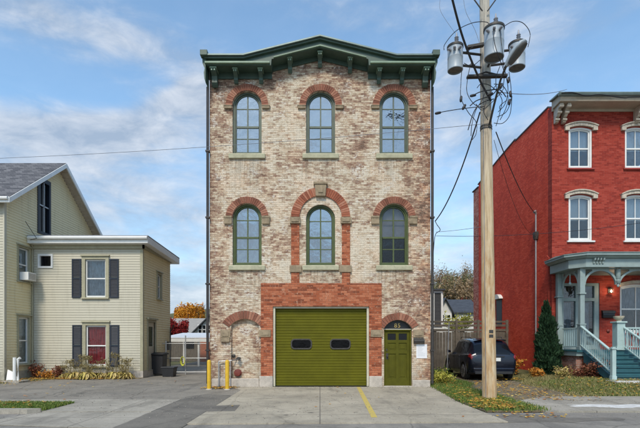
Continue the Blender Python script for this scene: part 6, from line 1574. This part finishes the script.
def transformer(cpx, ytop, ybot, D, wpx, label, lid=True):
    k = D / FPX; r = wpx * k / 2; x = AX(cpx, D); zb = AZ(ybot, D); zt = AZ(ytop, D); h = zt - zb
    t = thing('transformer', label, 'transformer', (x, D, zb), 'pole transformers')
    m = MB(); m.lathe((x, D, zb), [(0, .03), (r * .93, .03), (r * .95, -.01), (r, .0), (r, .03), (r * .985, .04), (r * .985, h * .5), (r, h * .51), (r, h * .53), (r * .985, h * .54), (r * .985, h - .03), (r * 1.05, h - .02), (r * 1.05, h + .02), (r * .6, h + .07), (0, h + .09)], 32); m.build('tank', M['can'], t, smooth=True)
    m = MB(); m.lathe((x, D, zb + .025), [(0, 0), (r * .90, 0), (r * .90, .01), (0, .01)], 28); m.build('underside', M['can_b'], t)
    m = MB(); m.lathe((x, D, zt - .035), [(r * 1.01, 0), (r * 1.065, 0), (r * 1.07, .05), (r * 1.01, .055)], 28); m.build('lid_band', M['iron'], t, smooth=True)
    m = MB()
    prof = [(.03, 0)]
    for q in range(4): prof += [(.055, .02 + q * .05), (.03, .035 + q * .05)]
    prof += [(.02, .24), (.012, .30), (0, .31)]
    m.lathe((x + r * .15, D - r * .1, zt + .06), prof, 12); m.build('bushing', M['porc'], t, smooth=True)
    for s in (-1, 0, 1):
        m = MB(); a = -math.pi / 2 + s * .55 - .35; px_, py_ = x + math.cos(a) * r, D + math.sin(a) * r; dd = Vector((math.cos(a), math.sin(a), 0))
        m.lathe((px_, py_, zt - .16), [(.025, 0), (.04, .03), (.025, .05), (.035, .075), (.015, .11)], 10, tuple(dd)); m.build('terminal', M['porc'], t, smooth=True)
    m = MB(); a = math.atan2(PD - D, AX(487, PD) - x); m.tube([(x + math.cos(a) * r * .9, D + math.sin(a) * r * .9, zb + h * .8), (AX(487, PD), PD, zb + h * .8)], .03, 6); m.build('bracket', M['iron'], t); m = MB(); m.tube([(x + math.cos(a) * r * .9, D + math.sin(a) * r * .9, zb + h * .25), (AX(487, PD), PD, zb + h * .25)], .03, 6); m.build('bracket', M['iron'], t)
    return x, D, zt, zb, r
T1 = transformer(455.2, 47, 70.5, 11.55, 15, 'pale grey transformer can hanging left of the pole')
T2 = transformer(494, 29, 58, 10.95, 19, 'largest pale grey transformer can in front of the pole')
T3 = transformer(517, 44.5, 68, 11.55, 15.5, 'pale grey transformer can right of the pole behind the lamp head')

def cable(name, pts, r, mat, label, group=None, smooth_=True, mk=True):
    pts = [Vector(p) for p in pts]; P = []
    n = len(pts)
    if smooth_ and n > 2:
        for k in range((n - 1) * 8 + 1): P.append(catmull([tuple(p) for p in pts], k / ((n - 1) * 8)))
    else: P = [tuple(p) for p in pts]
    m = MB(); m.tube(P, r, 5); o = m.build(name, M[mat], smooth=True); tag(o, label, 'cable', group); return o
def sag(a, b, s, n=14):
    a, b = Vector(a), Vector(b); return [tuple(a.lerp(b, k / n) - Vector((0, 0, s * 4 * (k / n) * (1 - k / n)))) for k in range(n + 1)]
# street lamp: arm reaching from the pole towards the road
sl = thing('street_lamp', 'street lamp head on a rising arm reaching out from the utility pole', 'street lamp', tuple(pole_at(AZ(124, PD))))
hd = at(511, 56, 10.35)
m = MB(); m.tube([tuple(pole_at(AZ(128, PD)) + Vector((.02, -.18, 0))), tuple(at(494, 105, 11.2)), tuple(at(500.5, 80, 10.8)), tuple(at(506.5, 65, 10.5))], [.03, .028, .026, .03], 8); m.build('arm', M['rust_arm'] if 'rust_arm' in M else M['iron'], sl, smooth=True)
m = MB(); ax = Vector((.24, -.22, .30)).normalized(); st_p = at(506, 66, 10.52)
sdv = ax.cross(Vector((0, 0, 1))).normalized(); upv = sdv.cross(ax).normalized(); rings = []
for t_, w_, hh in ((0, .05, .05), (.08, .08, .08), (.2, .13, .11), (.38, .155, .12), (.52, .13, .09), (.60, .06, .04)):
    c = st_p + ax * t_; rings.append(m.V([tuple(c + sdv * w_ * math.cos(q * math.pi / 8) + upv * (hh if math.sin(q * math.pi / 8) > 0 else .045) * math.sin(q * math.pi / 8)) for q in range(16)]))
for k in range(5):
    for q in range(16): m.f.append((rings[k] + q, rings[k] + (q + 1) % 16, rings[k + 1] + (q + 1) % 16, rings[k + 1] + q))
m.f.append(tuple(range(rings[0], rings[0] + 16))); m.f.append(tuple(range(rings[-1], rings[-1] + 16))); m.build('lamp_head', M['can'], sl, smooth=True)
m = MB(); rings = []
for t_, w_ in ((.06, .06), (.14, .115), (.34, .142), (.5, .118), (.57, .05)):
    c = st_p + ax * t_ - upv * .035; rings.append(m.V([tuple(c + sdv * w_ * math.cos(q * math.pi / 8) + upv * (.01 if math.sin(q * math.pi / 8) > 0 else .055) * math.sin(q * math.pi / 8)) for q in range(16)]))
for k in range(4):
    for q in range(16): m.f.append((rings[k] + q, rings[k] + (q + 1) % 16, rings[k + 1] + (q + 1) % 16, rings[k + 1] + q))
m.f.append(tuple(range(rings[0], rings[0] + 16))); m.f.append(tuple(range(rings[-1], rings[-1] + 16))); m.build('lens', M['lens'], sl, smooth=True)

cable('overhead_cable', [at(449, -18, 9.6), at(452, -2, 9.9), at(463, 38, 10.6), at(478, 76, 11.2), at(491, 101, 11.5)], .026, 'wire', 'thick black cable rising from the pole to the upper left past the left transformer')
cable('service_drop', sag(at(480, 112, 11.5), (3.82, 14.9, AZ(221, 14.9)), .35) , .018, 'wire', 'thick black service cable from the pole down to the firehouse corner')
cable('cable_loop', [(3.80, 14.88, AZ(221, 14.9)), (3.86, 14.8, AZ(226, 14.9)), (3.95, 14.8, AZ(231, 14.9)), (3.80, 14.86, AZ(236, 14.9)), (3.74, 14.9, AZ(258, 14.9))], .012, 'wire', 'short black cable loop hanging at the firehouse corner')
cable('service_drop', sag(at(496, 132, 11.6), (xx - .12, cy_ - .1, cz1 + .05), .25), .014, 'wire', 'black service cable from the pole down to the conduit on the red side wall')
cable('service_drop', sag(at(494, 140, 11.6), (xx - .02, cy_ + .1, cz1 - .9), .6), .006, 'wire', 'thin second wire sagging from the pole to the red side wall')
cable('overhead_wire', sag(at(498, 92, 11.6), (XW + .2, YR0 - .75, RZ(99.5)), .12), .010, 'wire_g', 'grey wire from the pole to the red house cornice')
cable('cornice_cable', [(XW - .05, YR0 - .84, 11.32), (XW + .4, YR0 - .85, 11.33), (XW + .9, YR0 - .83, 11.22), (XW + 1.5, YR0 - .83, 11.26), (XW + 2.4, YR0 - .83, 11.14), (XW + 3.2, YR0 - .83, 11.17), (XE, YR0 - .83, 11.12)], .022, 'wire', 'black cable drooping along the cornice of the red house')
cable('overhead_wire', sag(at(437, 113, 11.2), at(484, 106.5, 11.5), -.02), .010, 'wire', 'short black wire with a dead end left of the pole')
cable('overhead_wire', sag(at(-60, 160.5, 13.5), at(483, 124, 11.5), .12), .006, 'wire_g', 'thin grey wire crossing the sky left of the firehouse and its front')
cable('overhead_wire', sag(at(436, 236, 13.4), at(760, 200, 12.5), .3), .007, 'wire', 'thin black wire crossing the red house below the second floor windows')
cable('overhead_wire', sag(at(436, 232, 13.4), at(486, 226, 11.6), .02), .006, 'wire_g', 'thin grey wire between firehouse corner and pole at window height')
cable('overhead_wire', [at(440, 0, 11.4), at(441, 12, 11.4), at(455, 33, 11.5)], .004, 'wire_g', 'thin lead rising left from the left transformer')
cable('overhead_wire', [at(463, -5, 11.4), at(466, 12, 11.4), at(475, 30, 11.5), at(480, 45, 11.55)], .005, 'wire_g', 'thin lead dropping along the pole beside its brace')
jump = [([at(444, 50, 11.3), at(445, 44, 11.3), at(456, 31, 11.25), at(472, 23, 11.2), at(486, 22, 11.1), at(492, 27, 10.9)], 'lead arching from the left transformer over to the middle one'),
        ([at(503, 27, 10.9), at(513, 21.5, 11.1), at(523, 23, 11.3), at(530, 33, 11.4), at(528, 47, 11.4)], 'lead arching from the middle transformer over to the right one'),
        ([at(494, 28, 10.7), at(494, 40, 10.65), at(498, 55, 10.7), at(504, 72, 11.0), at(503, 88, 11.4)], 'lead running down the front of the middle transformer'),
        ([at(500, 30, 10.7), at(502, 48, 10.65), at(503, 62, 10.8), at(506, 76, 11.1), at(508, 90, 11.3), at(505, 104, 11.5), at(498, 112, 11.6)], 'lead looping down right of the pole beneath the lamp head'),
        ([at(462, 69, 11.4), at(461, 82, 11.4), at(461, 98, 11.4), at(468, 112, 11.4), at(476, 122, 11.4), at(476, 134, 11.4), at(470, 142, 11.4)], 'lead hanging in a long loop under the left transformer'),
        ([at(509, 72, 11.4), at(511, 88, 11.3), at(511, 100, 11.3), at(506, 112, 11.4), at(497, 117, 11.55)], 'lead hanging in a loop under the right transformer'),
        ([at(512, 96, 11.2), at(510, 114, 11.2), at(503, 123, 11.3), at(494, 123, 11.5)], 'lowest lead looping right of the pole'),
        ([at(472, 96, 11.3), at(480, 92, 11.3), at(490, 90, 11.3), at(500, 90, 11.4), at(506, 97, 11.4)], 'wire bundle crossing in front of the pole'),
        ([at(470, 106, 11.3), at(476, 101, 11.3), at(484, 98, 11.3), at(492, 95, 11.35), at(500, 86, 11.5)], 'wire bundle rising across the pole from the left'),
        ([at(468, 130, 11.3), at(473, 114, 11.3), at(478, 106, 11.3), at(486, 101, 11.3), at(494, 99, 11.35)], 'wire bundle curving from the service drop to the pole'),
        ([at(464, 63, 11.4), at(470, 66, 11.4), at(474, 65, 11.4), at(480, 60, 11.55)], 'short lead between left transformer and pole'),
        ([at(464, 52, 11.4), at(468, 51, 11.4), at(473, 47, 11.4), at(479, 45, 11.5)], 'short upper lead between left transformer and pole'),
        ([at(507, 100, 11.3), at(500, 106, 11.4), at(500, 112, 11.5), at(496, 126, 11.55)], 'thin wire curl against the right side of the pole')]
jump += [([at(476, 104, 11.35), at(482, 110, 11.3), (at(490, 104, 11.25)), at(498, 96, 11.3), at(504, 88, 11.35)], 'lead sagging across the pole below the bundles'),
         ([at(486, 90, 11.3), at(482, 100, 11.28), at(476, 110, 11.3), at(472, 124, 11.3), at(471, 136, 11.4)], 'lead peeling off left beside the service drop'),
         ([at(497, 84, 11.35), at(491, 92, 11.25), at(486, 102, 11.25), at(484, 112, 11.3), at(488, 120, 11.35)], 'lead curling down the face of the pole'),
         ([at(500, 120, 11.45), at(506, 108, 11.35), at(508, 96, 11.35), at(503, 86, 11.35), at(494, 84, 11.3)], 'lead making a round loop right of the pole'),
         ([at(472, 60, 11.4), at(468, 76, 11.4), at(467, 92, 11.35), at(474, 104, 11.3), at(485, 109, 11.3)], 'slack lead left of the pole below the upper arm'),
         ([at(500, 66, 11.2), at(496, 78, 11.25), at(497, 90, 11.3), at(502, 100, 11.35), at(500, 112, 11.45)], 'slack lead from the middle transformer to the loops'),
         ([at(477, 88, 11.4), at(481, 84, 11.35), at(489, 85, 11.3), at(497, 91, 11.3), at(502, 95, 11.4)], 'upper wire of the knot on the pole')]
for k, (p, lb_) in enumerate(jump): cable('jumper_wire', p, .009 if k not in (7, 8, 9) else .013, 'wire', 'thin black ' + lb_)
def blob_conn(px, py, D, lb_, ln=.16, a=80):
    m = MB(); p = at(px, py, D); d = Vector((math.cos(R(a)), 0, math.sin(R(a)))); m.lathe(tuple(p - d * ln / 2), [(.01, 0), (.03, .02), (.036, ln * .4), (.03, ln - .02), (.01, ln)], 8, tuple(d)); tag(m.build('cable_splice', M['wire'], smooth=True), lb_, 'cable splice')
for (px, py, a, lb_) in ((461, 99, 85, 'black splice on the loop under the left transformer'), (464, 107, 60, 'lower black splice on the loop under the left transformer'), (508.5, 80, 85, 'black splice right of the pole below the lamp head'), (510.5, 94, 95, 'middle black splice on the right hand leads'), (509.5, 102, 80, 'lowest black splice on the right hand leads'), (473, 95.5, 10, 'black clamp at the left end of the crossing wire bundle'), (438, 113, 10, 'black dead end clamp on the short wire left of the pole'),
        (472, 65.5, 0, 'black insulator between left transformer and pole'), (501, 86, 70, 'black clamp where leads meet right of the pole'), (490, 94, 20, 'black clamp on the face of the pole among the wires')):
    blob_conn(px, py, 11.22, lb_, a=a)

# ------------------------------------------------------------------ grit and twigs on the ground
gm = MB(); rr = random.Random(99)
for (x0, x1, y0, y1, n) in ((-3.4, 3.6, 8.2, 14.9, 700), (-9, -2.4, 8.5, 17, 900), (4.8, 9, 12, 18, 1500), (3.4, 12, 9.0, 11.5, 500), (-3.6, 3.7, 14.5, 14.95, 350), (-9, -3.8, 14, 24, 500)):
    for _ in range(n):
        x, y = rr.uniform(x0, x1), rr.uniform(y0, y1); s = rr.uniform(.004, .016); a = rr.uniform(0, 3)
        zz = .02
        i = gm.V([(x + s * math.cos(a), y + s * math.sin(a), zz), (x + s * math.cos(a + 2.1), y + s * math.sin(a + 2.1), zz), (x + s * math.cos(a + 4.2), y + s * math.sin(a + 4.2), zz), (x, y, zz + s * .9)])
        gm.f += [(i, i + 1, i + 3), (i + 1, i + 2, i + 3), (i + 2, i, i + 3)]
tag(gm.build('grit', mk_leaf('mixed_grit', [(.0, (.08, .075, .065)), (.5, (.25, .22, .18)), (1.0, (.45, .41, .34))]), recalc=False), 'fine grit and pebbles scattered over the pavement', 'grit', kind='stuff')
